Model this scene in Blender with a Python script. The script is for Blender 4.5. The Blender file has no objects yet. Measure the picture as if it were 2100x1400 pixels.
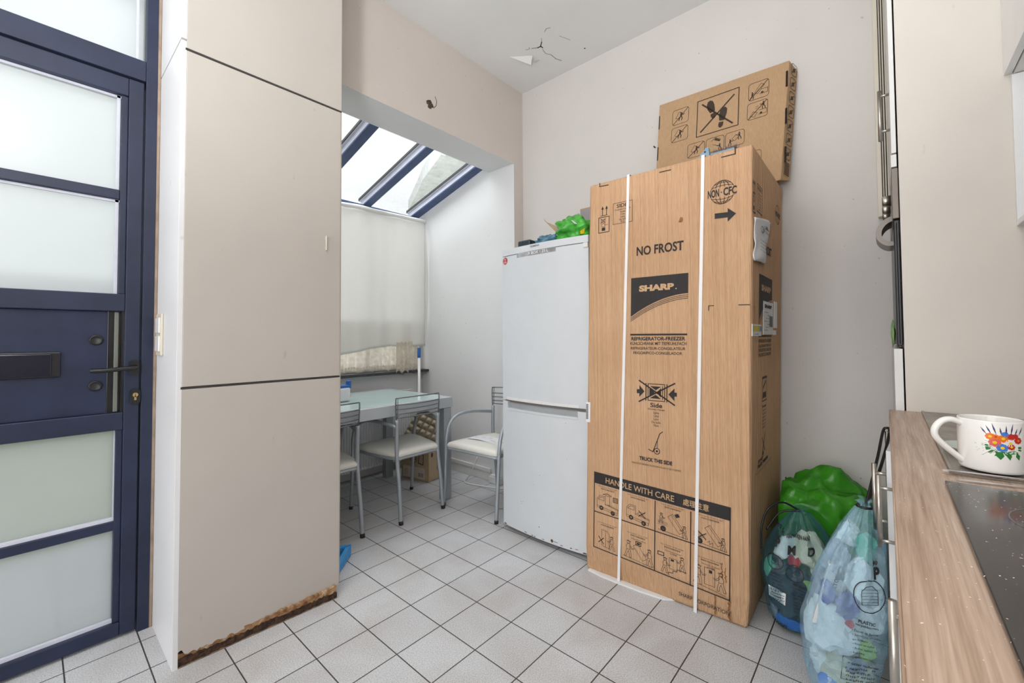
import bpy, bmesh, math, random
from mathutils import Vector, Matrix, noise
from mathutils.bvhtree import BVHTree
random.seed(7)
scene = bpy.context.scene
COL = scene.collection
pi = math.pi
V = Vector

# ------------------------------------------------------------------ materials
def lin(c):
    c = c / 255.0
    return c / 12.92 if c <= 0.04045 else ((c + 0.055) / 1.055) ** 2.4
def rgb(r, g, b):
    return (lin(r), lin(g), lin(b), 1.0)

class M:
    """small node-material builder"""
    def __init__(s, name, color, rough=0.6, metal=0.0, spec=0.5, **kw):
        s.m = bpy.data.materials.new(name)
        s.m.use_nodes = True
        s.nt = s.m.node_tree
        s.b = s.nt.nodes['Principled BSDF']
        s.out = s.nt.nodes['Material Output']
        s.b.inputs['Base Color'].default_value = color
        s.b.inputs['Roughness'].default_value = rough
        s.b.inputs['Metallic'].default_value = metal
        s.b.inputs['Specular IOR Level'].default_value = spec
        for k, v in kw.items():
            s.b.inputs[k.replace('_', ' ')].default_value = v
        s.tc = s.nt.nodes.new('ShaderNodeTexCoord')
        s.color = color
    def n(s, t, **kw):
        nd = s.nt.nodes.new(t)
        for k, v in kw.items():
            if k in nd.inputs: nd.inputs[k].default_value = v
            else: setattr(nd, k, v)
        return nd
    def l(s, a, b): s.nt.links.new(a, b)
    def map(s, scale=(1, 1, 1), loc=(0, 0, 0), rot=(0, 0, 0), src='Object'):
        mp = s.n('ShaderNodeMapping')
        mp.inputs['Scale'].default_value = scale
        mp.inputs['Location'].default_value = loc
        mp.inputs['Rotation'].default_value = rot
        s.l(s.tc.outputs[src], mp.inputs['Vector'])
        return mp.outputs['Vector']
    def noise(s, scale, detail=3, vec=None, rough=0.5, dist=0.0):
        nd = s.n('ShaderNodeTexNoise')
        nd.inputs['Scale'].default_value = scale
        nd.inputs['Detail'].default_value = detail
        nd.inputs['Roughness'].default_value = rough
        nd.inputs['Distortion'].default_value = dist
        s.l(vec if vec is not None else s.tc.outputs['Object'], nd.inputs['Vector'])
        return nd.outputs['Fac']
    def ramp(s, fac, stops):
        r = s.n('ShaderNodeValToRGB')
        e = r.color_ramp.elements
        while len(e) < len(stops): e.new(0.5)
        for i, (p, c) in enumerate(stops):
            e[i].position = p
            e[i].color = c if len(c) == 4 else (*c, 1)
        s.l(fac, r.inputs['Fac'])
        return r.outputs['Color']
    def mix(s, fac, a, b, mode='MIX'):
        m = s.n('ShaderNodeMix', data_type='RGBA', blend_type=mode)
        for src, i in ((fac, 0), (a, 6), (b, 7)):
            if hasattr(src, 'is_output') or isinstance(src, bpy.types.NodeSocket): s.l(src, m.inputs[i])
            else: m.inputs[i].default_value = src
        return m.outputs[2]
    def base(s, sock): s.l(sock, s.b.inputs['Base Color']); return s
    def bump(s, h, strength=0.2, dist=0.01):
        b = s.n('ShaderNodeBump')
        b.inputs['Strength'].default_value = strength
        b.inputs['Distance'].default_value = dist
        s.l(h, b.inputs['Height'])
        s.l(b.outputs['Normal'], s.b.inputs['Normal'])
        return s

def plain(name, color, rough=0.6, metal=0.0, var=0.06, vs=9.0, bump=0.0, bs=40.0, **kw):
    """procedural paint / plastic / metal with a slight mottling"""
    m = M(name, color, rough, metal, **kw)
    f = m.noise(vs, 3)
    d = tuple(c * (1 - var) for c in color[:3]) + (1,)
    u = tuple(min(1, c * (1 + var)) for c in color[:3]) + (1,)
    m.base(m.ramp(f, [(0.3, d), (0.7, u)]))
    if bump: m.bump(m.noise(bs, 4), bump, 0.004)
    return m.m

def wallpaint(name, color, spots=True, bumpk=0.12):
    m = M(name, color, 0.75, spec=0.25)
    f = m.noise(2.2, 4)
    c2 = tuple(c * 0.93 for c in color[:3]) + (1,)
    base = m.ramp(f, [(0.25, c2), (0.75, color)])
    if spots:
        sp = m.noise(55, 2, rough=0.4)
        k = m.ramp(sp, [(0.0, (0, 0, 0, 1)), (0.745, (0, 0, 0, 1)), (0.79, (.6, .6, .6, 1)), (1.0, (.6, .6, .6, 1))])
        base = m.mix(k, base, tuple(c * 0.45 for c in color[:3]) + (1,))
    m.base(base)
    m.bump(m.noise(35, 5), bumpk, 0.004)
    return m.m

MAT = {}
MAT['wallwarm'] = wallpaint('warm white wall paint', rgb(212, 203, 196))
MAT['walla'] = wallpaint('off white wall paint', rgb(216, 211, 207))
MAT['niche'] = wallpaint('cool white wall paint', rgb(226, 226, 226))
MAT['ceiling'] = wallpaint('ceiling paint', rgb(232, 232, 230), False, 0.06)
MAT['white'] = plain('white lacquer', rgb(222, 221, 219), 0.4, var=0.02)
MAT['whitegloss'] = plain('glossy white lacquer', rgb(232, 232, 232), 0.22, var=0.02)
MAT['cream'] = plain('cream plastic', rgb(214, 206, 190), 0.4, var=0.02)
MAT['gap'] = plain('gap shade and dark parts', rgb(52, 48, 46), 0.8)
MAT['black'] = plain('black plastic', rgb(22, 22, 26), 0.3)
MAT['ink'] = plain('black printing ink', rgb(38, 34, 34), 0.7, var=0.15, vs=60)
MAT['inkbrown'] = plain('dark brown printing ink', rgb(58, 44, 34), 0.7, var=0.15, vs=60)
MAT['kraft'] = plain('bare kraft board', rgb(196, 160, 122), 0.8, var=0.05, vs=30)
MAT['steel'] = plain('brushed steel', rgb(190, 184, 176), 0.28, 1.0, var=0.08, vs=30)
MAT['fridge'] = plain('white fridge enamel', rgb(208, 212, 216), 0.22, var=0.015)
MAT['wire'] = plain('grey chromed wire', rgb(128, 130, 134), 0.3, 0.7)
MAT['chrome'] = plain('polished steel', rgb(215, 215, 215), 0.15, 1.0)
MAT['silver'] = plain('silver grey lacquer', rgb(166, 172, 178), 0.38, 0.35, var=0.05)
MAT['silverlight'] = plain('light silver lacquer', rgb(190, 196, 200), 0.35, 0.25, var=0.04)
MAT['rubber'] = plain('dark rubber', rgb(40, 32, 30), 0.7)
MAT['leather'] = plain('cream leatherette', rgb(226, 224, 216), 0.45, var=0.02, bump=0.1, bs=90)
MAT['darksill'] = plain('dark stone sill', rgb(58, 58, 60), 0.35, var=0.3, vs=40)
MAT['bluecap'] = plain('dusty dark blue paint', rgb(66, 84, 122), 0.5, var=0.15, vs=14)
MAT['bluelight'] = plain('pale blue grey paint and lit bar sides', rgb(206, 208, 220), 0.5, var=0.05, vs=20)
MAT['bluebright'] = plain('bright blue plastic', rgb(40, 100, 175), 0.35)
MAT['blueplastic'] = plain('blue dustpan plastic', rgb(60, 150, 215), 0.4)
MAT['palepan'] = plain('pale blue grey plastic', rgb(120, 150, 170), 0.35)
MAT['bristle'] = plain('grey bristles', rgb(95, 90, 98), 0.9, var=0.5, vs=120)
MAT['orange'] = plain('orange print', rgb(236, 120, 30), 0.3)
MAT['red'] = plain('red print', rgb(196, 48, 36), 0.3)
MAT['pink'] = plain('coral print', rgb(226, 96, 88), 0.3)
MAT['blueprint'] = plain('blue print', rgb(70, 130, 210), 0.3)
MAT['yellow'] = plain('yellow print', rgb(240, 200, 40), 0.3)
MAT['greenprint'] = plain('green print', rgb(40, 120, 50), 0.3)
MAT['violet'] = plain('violet print', rgb(70, 60, 110), 0.3)
MAT['porcelain'] = plain('white glazed ceramic', rgb(236, 234, 230), 0.08, var=0.01)
MAT['paper'] = plain('white paper', rgb(226, 226, 228), 0.7, var=0.03)
MAT['labelyellow'] = plain('yellow label print', rgb(200, 190, 70), 0.6)
MAT['labelblue'] = plain('blue label print', rgb(90, 150, 205), 0.6)
MAT['letters'] = plain('grey small print', rgb(120, 118, 120), 0.7)
MAT['rust'] = plain('brown rust', rgb(92, 56, 36), 0.9, var=0.4, vs=60)
MAT['redsticker'] = plain('red sticker', rgb(188, 60, 52), 0.5)
MAT['metalsticker'] = plain('silver foil sticker', rgb(186, 188, 190), 0.25, 0.6, var=0.25, vs=40)
MAT['tile_g'] = plain('dark rubber bead', rgb(60, 60, 60), 0.6)
MAT['brass'] = plain('brass', rgb(205, 180, 130), 0.25, 1.0)
MAT['greenpad'] = plain('green cloth', rgb(138, 172, 116), 0.8)
MAT['strapwhite'] = plain('white plastic strap', rgb(232, 230, 230), 0.35, var=0.02)
MAT['darkpack'] = plain('dark printed packaging', rgb(38, 52, 60), 0.35, var=0.5, vs=60)
MAT['bluepack'] = plain('grey blue plastic', rgb(86, 128, 150), 0.25, var=0.3, vs=25)
MAT['glasslid'] = plain('pale glass saucer', rgb(196, 204, 196), 0.1)
MAT['lampglass'] = None

def m_door():
    m = M('navy blue lacquered metal', rgb(24, 34, 60), 0.42)
    f = m.noise(6, 5)
    m.base(m.ramp(f, [(0.3, rgb(22, 31, 54)), (0.7, rgb(33, 43, 70))]))
    m.bump(m.noise(160, 2), 0.08, 0.001)
    return m.m
MAT['door'] = m_door()
def m_doorpanel():
    m = M('navy panel paint', rgb(28, 42, 76), 0.5)
    m.base(m.ramp(m.noise(9, 5), [(0.3, rgb(16, 25, 52)), (0.7, rgb(27, 38, 68))]))
    m.bump(m.noise(220, 2), 0.12, 0.001)
    return m.m
MAT['doorpanel'] = m_doorpanel()

def m_cup(name, col):
    """painted cupboard board, with faint scuffs"""
    m = M(name, col, 0.42, spec=0.4)
    f = m.noise(3, 4)
    b = m.ramp(f, [(0.3, tuple(c * .95 for c in col[:3]) + (1,)), (0.7, col)])
    sc = m.noise(26, 2, vec=m.map((1, 1, .45)))
    k = m.ramp(sc, [(0.0, (0, 0, 0, 1)), (0.73, (0, 0, 0, 1)), (0.80, (.35, .35, .35, 1)), (1.0, (.35, .35, .35, 1))])
    m.base(m.mix(k, b, rgb(150, 130, 108)))
    m.bump(m.noise(60, 3), 0.03, 0.002)
    return m.m
MAT['cupboard'] = m_cup('painted cupboard board', rgb(188, 181, 174))
MAT['cupside'] = m_cup('painted cupboard side', rgb(226, 226, 228))
MAT['tallpanel'] = m_cup('beige melamine panel', rgb(214, 206, 197))

def m_floor():
    m = M('grey floor tiles', rgb(188, 183, 180), 0.42, spec=0.45)
    vec = m.map((1 / .198, 1 / .2022, 1), (-.887 / .198, -1.780 / .2022, 0))
    bk = m.n('ShaderNodeTexBrick', offset=0.0, squash=1.0)
    bk.inputs['Scale'].default_value = 1.0
    bk.inputs['Brick Width'].default_value = 1.0
    bk.inputs['Row Height'].default_value = 1.0
    bk.inputs['Mortar Size'].default_value = 0.0125
    bk.inputs['Mortar Smooth'].default_value = 0.3
    bk.inputs['Bias'].default_value = 0.0
    bk.inputs['Color1'].default_value = rgb(214, 215, 218)
    bk.inputs['Color2'].default_value = rgb(207, 208, 211)
    bk.inputs['Mortar'].default_value = rgb(70, 66, 64)
    m.l(vec, bk.inputs['Vector'])
    sp = m.noise(260, 2)
    c = m.mix(0.5, bk.outputs['Color'], m.ramp(sp, [(0.35, rgb(150, 148, 146)), (0.6, rgb(255, 255, 255))]), 'MULTIPLY')
    d = m.noise(3.5, 4, dist=.6)
    c = m.mix(0.55, c, m.ramp(d, [(0.3, rgb(225, 216, 208)), (0.6, rgb(255, 255, 255))]), 'MULTIPLY')
    m.base(c)
    inv = m.n('ShaderNodeMath', operation='SUBTRACT'); inv.inputs[0].default_value = 1.0
    m.l(bk.outputs['Fac'], inv.inputs[1])
    m.bump(inv.outputs[0], 0.35, 0.002)
    return m.m
MAT['floor'] = m_floor()

def m_card(name, c1, c2, ridge=True):
    m = M(name, c1, 0.8, spec=0.2)
    v = m.map((105, 105, .35))
    f = m.noise(1.0, 4, vec=v)
    g = m.noise(3.0, 5)
    b = m.mix(m.ramp(g, [(0.35, (0, 0, 0, 1)), (0.7, (.8, .8, .8, 1))]), c1, c2)
    fib = m.noise(1.0, 3, vec=m.map((300, 300, 20)))
    b = m.mix(0.35, b, m.ramp(fib, [(0.3, rgb(205, 195, 185)), (0.7, rgb(255, 255, 255))]), 'MULTIPLY')
    m.base(b)
    if ridge:
        b = m.mix(0.35, b, m.ramp(f, [(0.3, rgb(216, 208, 200)), (0.7, rgb(255, 255, 255))]), 'MULTIPLY'); m.base(b)  # raking-light shading of the ridges painted into the board colour
        m.bump(f, 1.0, 0.012)
    else: m.bump(m.noise(30, 4), 0.1, 0.003)
    return m.m
MAT['card'] = m_card('corrugated cardboard', rgb(218, 179, 143), rgb(206, 165, 128))
MAT['cardside'] = MAT['card']
MAT['card2'] = m_card('smooth cardboard', rgb(190, 158, 124), rgb(180, 148, 114), False)
MAT['card3'] = m_card('pale tan cardboard', rgb(206, 182, 150), rgb(196, 172, 140), False)
MAT['pulp'] = m_card('moulded grey pulp', rgb(190, 178, 158), rgb(176, 162, 140), False)

def m_wood():
    m = M('worn oak laminate', rgb(190, 160, 135), 0.38, spec=0.4)
    v = m.map((2.4, 75, 75))
    w = m.noise(1.3, 7, vec=v, dist=.5)
    w2 = m.noise(1.0, 5, vec=m.map((9, 300, 300)))
    c = m.ramp(w, [(0.25, rgb(150, 124, 104)), (0.42, rgb(182, 157, 137)), (0.55, rgb(190, 166, 147)), (0.75, rgb(205, 184, 166))])
    c = m.mix(0.55, c, m.ramp(w2, [(0.35, rgb(190, 176, 166)), (0.65, rgb(255, 255, 255))]), 'MULTIPLY')
    cr = m.noise(240, 1)
    c = m.mix(m.ramp(cr, [(0, (0, 0, 0, 1)), (0.755, (0, 0, 0, 1)), (0.775, (1, 1, 1, 1)), (1, (1, 1, 1, 1))]), c, rgb(240, 232, 222))
    m.base(c)
    m.bump(w, 0.1, 0.001)
    return m.m
MAT['wood'] = m_wood()

def m_hob():
    m = M('black ceramic glass', rgb(30, 29, 30), 0.09, spec=0.6)
    f = m.noise(7, 5)
    base = m.ramp(f, [(0.3, rgb(34, 32, 32)), (0.8, rgb(66, 62, 60))])
    cr = m.noise(230, 1)
    k = m.ramp(cr, [(0, (0, 0, 0, 1)), (0.735, (0, 0, 0, 1)), (0.75, (1, 1, 1, 1)), (1, (1, 1, 1, 1))])
    m.base(m.mix(k, base, rgb(232, 224, 214)))
    rr = m.ramp(m.noise(9, 5), [(0.3, (.06, .06, .06, 1)), (0.7, (.3, .3, .3, 1))])
    m.l(rr, m.b.inputs['Roughness'])
    return m.m
MAT['hob'] = m_hob()

def m_sink():
    m = M('dull stainless steel', rgb(150, 146, 140), 0.35, 0.85)
    m.base(m.ramp(m.noise(18, 5), [(0.3, rgb(128, 124, 118)), (0.7, rgb(176, 170, 162))]))
    m.bump(m.noise(70, 3), 0.1, 0.002)
    return m.m
MAT['sink'] = m_sink()

def m_frost():
    m = bpy.data.materials.new('frosted glass'); m.use_nodes = True
    nt = m.node_tree; nt.nodes.clear()
    out = nt.nodes.new('ShaderNodeOutputMaterial')
    tr = nt.nodes.new('ShaderNodeBsdfTranslucent'); tr.inputs['Color'].default_value = (.80, .82, .82, 1)
    gl = nt.nodes.new('ShaderNodeBsdfRefraction'); gl.inputs['Roughness'].default_value = 0.55; gl.inputs['IOR'].default_value = 1.05
    gl.inputs['Color'].default_value = (.86, .88, .88, 1)
    gs = nt.nodes.new('ShaderNodeBsdfGlossy'); gs.inputs['Roughness'].default_value = 0.25
    a = nt.nodes.new('ShaderNodeMixShader'); a.inputs[0].default_value = 0.5
    b = nt.nodes.new('ShaderNodeMixShader'); b.inputs[0].default_value = 0.04
    nt.links.new(tr.outputs[0], a.inputs[1]); nt.links.new(gl.outputs[0], a.inputs[2])
    nt.links.new(a.outputs[0], b.inputs[1]); nt.links.new(gs.outputs[0], b.inputs[2])
    nt.links.new(b.outputs[0], out.inputs[0])
    return m
MAT['frost'] = m_frost()

def m_seethrough(name, tint, body, k, rough=0.12, noisy=0.0, ns=12, trans=0.0):
    """thin clear film: transparent with a share of glossy body colour"""
    m = bpy.data.materials.new(name); m.use_nodes = True
    nt = m.node_tree; N = nt.nodes; b = N['Principled BSDF']
    b.inputs['Base Color'].default_value = body
    b.inputs['Roughness'].default_value = rough
    b.inputs['Specular IOR Level'].default_value = 0.8
    t = N.new('ShaderNodeBsdfTransparent'); t.inputs['Color'].default_value = tint
    mx = N.new('ShaderNodeMixShader')
    src = b.outputs[0]
    if trans:
        tl = N.new('ShaderNodeBsdfTranslucent'); tl.inputs['Color'].default_value = body
        m2 = N.new('ShaderNodeMixShader'); m2.inputs[0].default_value = trans
        nt.links.new(b.outputs[0], m2.inputs[1]); nt.links.new(tl.outputs[0], m2.inputs[2]); src = m2.outputs[0]
    if noisy:
        tc = N.new('ShaderNodeTexCoord'); nz = N.new('ShaderNodeTexNoise')
        nz.inputs['Scale'].default_value = ns; nz.inputs['Detail'].default_value = 5
        mr = N.new('ShaderNodeMapRange'); mr.inputs['From Min'].default_value = .3; mr.inputs['From Max'].default_value = .7
        mr.inputs['To Min'].default_value = k - noisy; mr.inputs['To Max'].default_value = k + noisy
        nt.links.new(tc.outputs['Object'], nz.inputs['Vector']); nt.links.new(nz.outputs['Fac'], mr.inputs['Value'])
        nt.links.new(mr.outputs['Result'], mx.inputs[0])
        bp = N.new('ShaderNodeBump'); bp.inputs['Strength'].default_value = .7; bp.inputs['Distance'].default_value = .02
        nt.links.new(nz.outputs['Fac'], bp.inputs['Height']); nt.links.new(bp.outputs['Normal'], b.inputs['Normal'])
    else: mx.inputs[0].default_value = k
    nt.links.new(t.outputs[0], mx.inputs[1]); nt.links.new(src, mx.inputs[2])
    nt.links.new(mx.outputs[0], N['Material Output'].inputs[0])
    return m
MAT['bagblue'] = m_seethrough('clear blue bin bag', (.80, .93, 1, 1), rgb(190, 224, 242), .26, .12, .14, 22)
MAT['bagdark'] = m_seethrough('clear smoky bin bag', (.80, .92, .95, 1), rgb(90, 130, 146), .22, .12, .10, 16)
MAT['baggreen'] = m_seethrough('green plastic bag film', (.10, .55, .08, 1), rgb(84, 190, 50), .72, .2, .2, 7, .35)
MAT['dirtyglass'] = m_seethrough('dusty roof glazing', (1, 1, 1, 1), rgb(206, 206, 202), .24, .3, .07, 22, .35)
MAT['clearglass'] = m_seethrough('clear window glass', (1, 1, 1, 1), rgb(240, 240, 240), .06, .05)
MAT['curtain'] = m_seethrough('thin white curtain cloth', (1, 1, 1, 1), rgb(236, 235, 232), .96, .8, 0, 8, .45)
MAT['lace'] = m_seethrough('cream lace', (1, 1, 1, 1), rgb(232, 226, 216), .80, .8, .16, 34, .6)
MAT['tableglass'] = plain('pale green tabletop glass', rgb(196, 216, 212), 0.12, var=0.03)
MAT['greenfilm'] = plain('green packaging film', rgb(72, 176, 60), 0.22, var=0.3, vs=22, bump=.3, bs=30)
MAT['pouch'] = m_seethrough('clear document pouch', (1, 1, 1, 1), rgb(235, 235, 235), .25, .1)
TRASH = [plain('white crumpled wrapper', rgb(224, 224, 222), .35, var=.06, vs=30),
         plain('grey crumpled wrapper', rgb(150, 156, 168), .3, var=.2, vs=30),
         plain('violet crumpled wrapper', rgb(104, 104, 156), .3, var=.2, vs=30),
         plain('mint crumpled wrapper', rgb(110, 190, 160), .3, var=.15, vs=30),
         plain('dark crumpled wrapper', rgb(44, 50, 62), .3, var=.3, vs=30),
         plain('lime crumpled wrapper', rgb(150, 190, 60), .3, var=.2, vs=30),
         plain('blue crumpled wrapper', rgb(50, 110, 200), .3, var=.2, vs=30),
         plain('cream crumpled wrapper', rgb(214, 206, 180), .4, var=.1, vs=30),
         plain('red crumpled wrapper', rgb(190, 50, 60), .4, var=.1, vs=30)]

# ------------------------------------------------------------------ mesh helpers
def link(name, bm, mats, parent=None, smooth=False, kind=None):
    me = bpy.data.meshes.new(name)
    bmesh.ops.recalc_face_normals(bm, faces=bm.faces)
    bm.to_mesh(me); bm.free()
    if not isinstance(mats, (list, tuple)): mats = [mats]
    for m in mats: me.materials.append(MAT[m] if isinstance(m, str) else m)
    if smooth:
        for p in me.polygons: p.use_smooth = True
    o = bpy.data.objects.new(name, me); COL.objects.link(o)
    if parent is not None:
        o.parent = parent
        o.matrix_parent_inverse = Matrix.Identity(4)
        rt = parent
        while rt.parent: rt = rt.parent
        if not rt.get('_local'): me.transform(root_matrix(parent).inverted())
    if kind: o['kind'] = kind
    return o
def root_matrix(o):
    m = Matrix.Translation(o.location) @ o.rotation_euler.to_matrix().to_4x4()
    return root_matrix(o.parent) @ m if o.parent else m
def thing(name, label, cat, loc=(0, 0, 0), rz=0, group=None, local=False):
    o = bpy.data.objects.new(name, None); COL.objects.link(o)
    o.empty_display_size = .05
    o.location = loc; o.rotation_euler = (0, 0, rz)
    o['label'] = label; o['category'] = cat
    if group: o['group'] = group
    if local: o['_local'] = 1
    return o
def tag(o, label, cat, group=None, kind=None):
    o['label'] = label; o['category'] = cat
    if group: o['group'] = group
    if kind: o['kind'] = kind
    return o
def BM(): return bmesh.new()
def quad(bm, pts, mi=0):
    f = bm.faces.new([bm.verts.new(p) for p in pts]); f.material_index = mi; return f
def add_box(bm, x0, x1, y0, y1, z0, z1, bev=0.0, mi=0, seg=2, f=None):
    vs = [bm.verts.new((x, y, z)) for x in (x0, x1) for y in (y0, y1) for z in (z0, z1)]
    fs = [bm.faces.new([vs[i] for i in q]) for q in ((0, 1, 3, 2), (4, 6, 7, 5), (0, 4, 5, 1), (2, 3, 7, 6), (0, 2, 6, 4), (1, 5, 7, 3))]
    for q in fs: q.material_index = mi
    nv = vs
    if bev > 0:
        es = list({e for q in fs for e in q.edges})
        r = bmesh.ops.bevel(bm, geom=es, offset=bev, segments=seg, affect='EDGES', profile=.5, material=mi)
        nv = list({v for v in r['verts']} | {v for v in vs if v.is_valid})
    if f:
        for v in nv: v.co = f(v.co)
    return nv
def add_hexa(bm, pts, mi=0, bev=0.0, seg=2):
    """8 points: bottom ring 0-3, top ring 4-7"""
    vs = [bm.verts.new(p) for p in pts]
    fs = [bm.faces.new([vs[i] for i in q]) for q in ((3, 2, 1, 0), (4, 5, 6, 7), (0, 1, 5, 4), (1, 2, 6, 5), (2, 3, 7, 6), (3, 0, 4, 7))]
    for q in fs: q.material_index = mi
    if bev:
        es = list({e for q in fs for e in q.edges})
        bmesh.ops.bevel(bm, geom=es, offset=bev, segments=seg, affect='EDGES', profile=.5)
def smooth_path(pts, n=6):
    """Catmull-Rom"""
    P = [V(p) for p in pts]; out = []
    for i in range(len(P) - 1):
        p0 = P[max(i - 1, 0)]; p1 = P[i]; p2 = P[i + 1]; p3 = P[min(i + 2, len(P) - 1)]
        for k in range(n):
            t = k / n
            out.append(.5 * ((2 * p1) + (p2 - p0) * t + (2 * p0 - 5 * p1 + 4 * p2 - p3) * t * t + (3 * p1 - p0 - 3 * p2 + p3) * t ** 3))
    out.append(P[-1]); return out
def add_tube(bm, pts, r, seg=10, mi=0, closed=False, cap=True):
    P = [V(p) for p in pts]; n = len(P)
    R = r if isinstance(r, (list, tuple)) else [r] * n
    rings = []; up = None
    for i in range(n):
        if closed: t = (P[(i + 1) % n] - P[i - 1]).normalized()
        else: t = (P[min(i + 1, n - 1)] - P[max(i - 1, 0)]).normalized()
        if up is None:
            up = V((0, 0, 1)) if abs(t.z) < .9 else V((1, 0, 0))
        a = t.cross(up)
        if a.length < 1e-6: a = t.cross(V((1, .1, 0)))
        a.normalize(); b = t.cross(a).normalized(); up = -b if False else b.cross(t) * 0 + up
        # parallel transport
        if i == 0: na, nb = a, b
        else:
            na = (na - t * na.dot(t)).normalized(); nb = t.cross(na).normalized()
        rings.append([bm.verts.new(P[i] + (na * math.cos(2 * pi * k / seg) + nb * math.sin(2 * pi * k / seg)) * R[i]) for k in range(seg)])
    m = n if closed else n - 1
    for i in range(m):
        A, B = rings[i], rings[(i + 1) % n]
        for k in range(seg):
            f = bm.faces.new((A[k], A[(k + 1) % seg], B[(k + 1) % seg], B[k])); f.material_index = mi
    if cap and not closed:
        bm.faces.new(rings[0][::-1]).material_index = mi
        bm.faces.new(rings[-1]).material_index = mi
def add_lathe(bm, prof, c=(0, 0, 0), seg=32, mi=0, axis='Z', f=None):
    rings = []
    for r, z in prof:
        ring = []
        for k in range(seg):
            a = 2 * pi * k / seg
            p = (r * math.cos(a), r * math.sin(a), z)
            if axis == 'Y': p = (p[0], p[2], p[1])
            if axis == 'X': p = (p[2], p[0], p[1])
            q = V((p[0] + c[0], p[1] + c[1], p[2] + c[2]))
            ring.append(bm.verts.new(f(q) if f else q))
        rings.append(ring)
    for A, B in zip(rings[:-1], rings[1:]):
        for k in range(seg):
            bm.faces.new((A[k], A[(k + 1) % seg], B[(k + 1) % seg], B[k])).material_index = mi
    for ring in (rings[0], rings[-1]):
        try: bm.faces.new(ring).material_index = mi
        except ValueError: pass
def add_grid(bm, nu, nv, fn, mi=0, thick=None):
    g = [[bm.verts.new(fn(i / nu, j / nv)) for j in range(nv + 1)] for i in range(nu + 1)]
    for i in range(nu):
        for j in range(nv):
            bm.faces.new((g[i][j], g[i + 1][j], g[i + 1][j + 1], g[i][j + 1])).material_index = mi
    return g
def add_prism(bm, poly, d0, d1, fn, mi=0):
    """poly of (a,b); fn(a,b,d)->point; closed prism between depths"""
    A = [bm.verts.new(fn(a, b, d0)) for a, b in poly]; B = [bm.verts.new(fn(a, b, d1)) for a, b in poly]
    n = len(poly)
    bm.faces.new(A[::-1]).material_index = mi; bm.faces.new(B).material_index = mi
    for i in range(n): bm.faces.new((A[i], A[(i + 1) % n], B[(i + 1) % n], B[i])).material_index = mi
def rsz(o, t):   # solidify
    m = o.modifiers.new('thick', 'SOLIDIFY'); m.thickness = t; m.offset = 0
    return o

_fc = {}
def glyphs(body, bold=0.0):
    key = (body, bold)
    if key in _fc: return _fc[key]
    cu = bpy.data.curves.new('t', 'FONT'); cu.body = body; cu.align_x = 'LEFT'; cu.offset = bold
    cu.resolution_u = 3; cu.fill_mode = 'FRONT'
    ob = bpy.data.objects.new('t', cu); COL.objects.link(ob)
    dg = bpy.context.evaluated_depsgraph_get(); dg.update()
    me = ob.evaluated_get(dg).to_mesh()
    vs = [tuple(v.co) for v in me.vertices]; fs = [tuple(p.vertices) for p in me.polygons]
    ob.evaluated_get(dg).to_mesh_clear()
    bpy.data.objects.remove(ob); bpy.data.curves.remove(cu)
    if not vs: vs = [(0, 0, 0)]
    x0 = min(v[0] for v in vs); x1 = max(v[0] for v in vs); y0 = min(v[1] for v in vs); y1 = max(v[1] for v in vs)
    _fc[key] = (vs, fs, x0, x1, y0, y1)
    return _fc[key]

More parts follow.
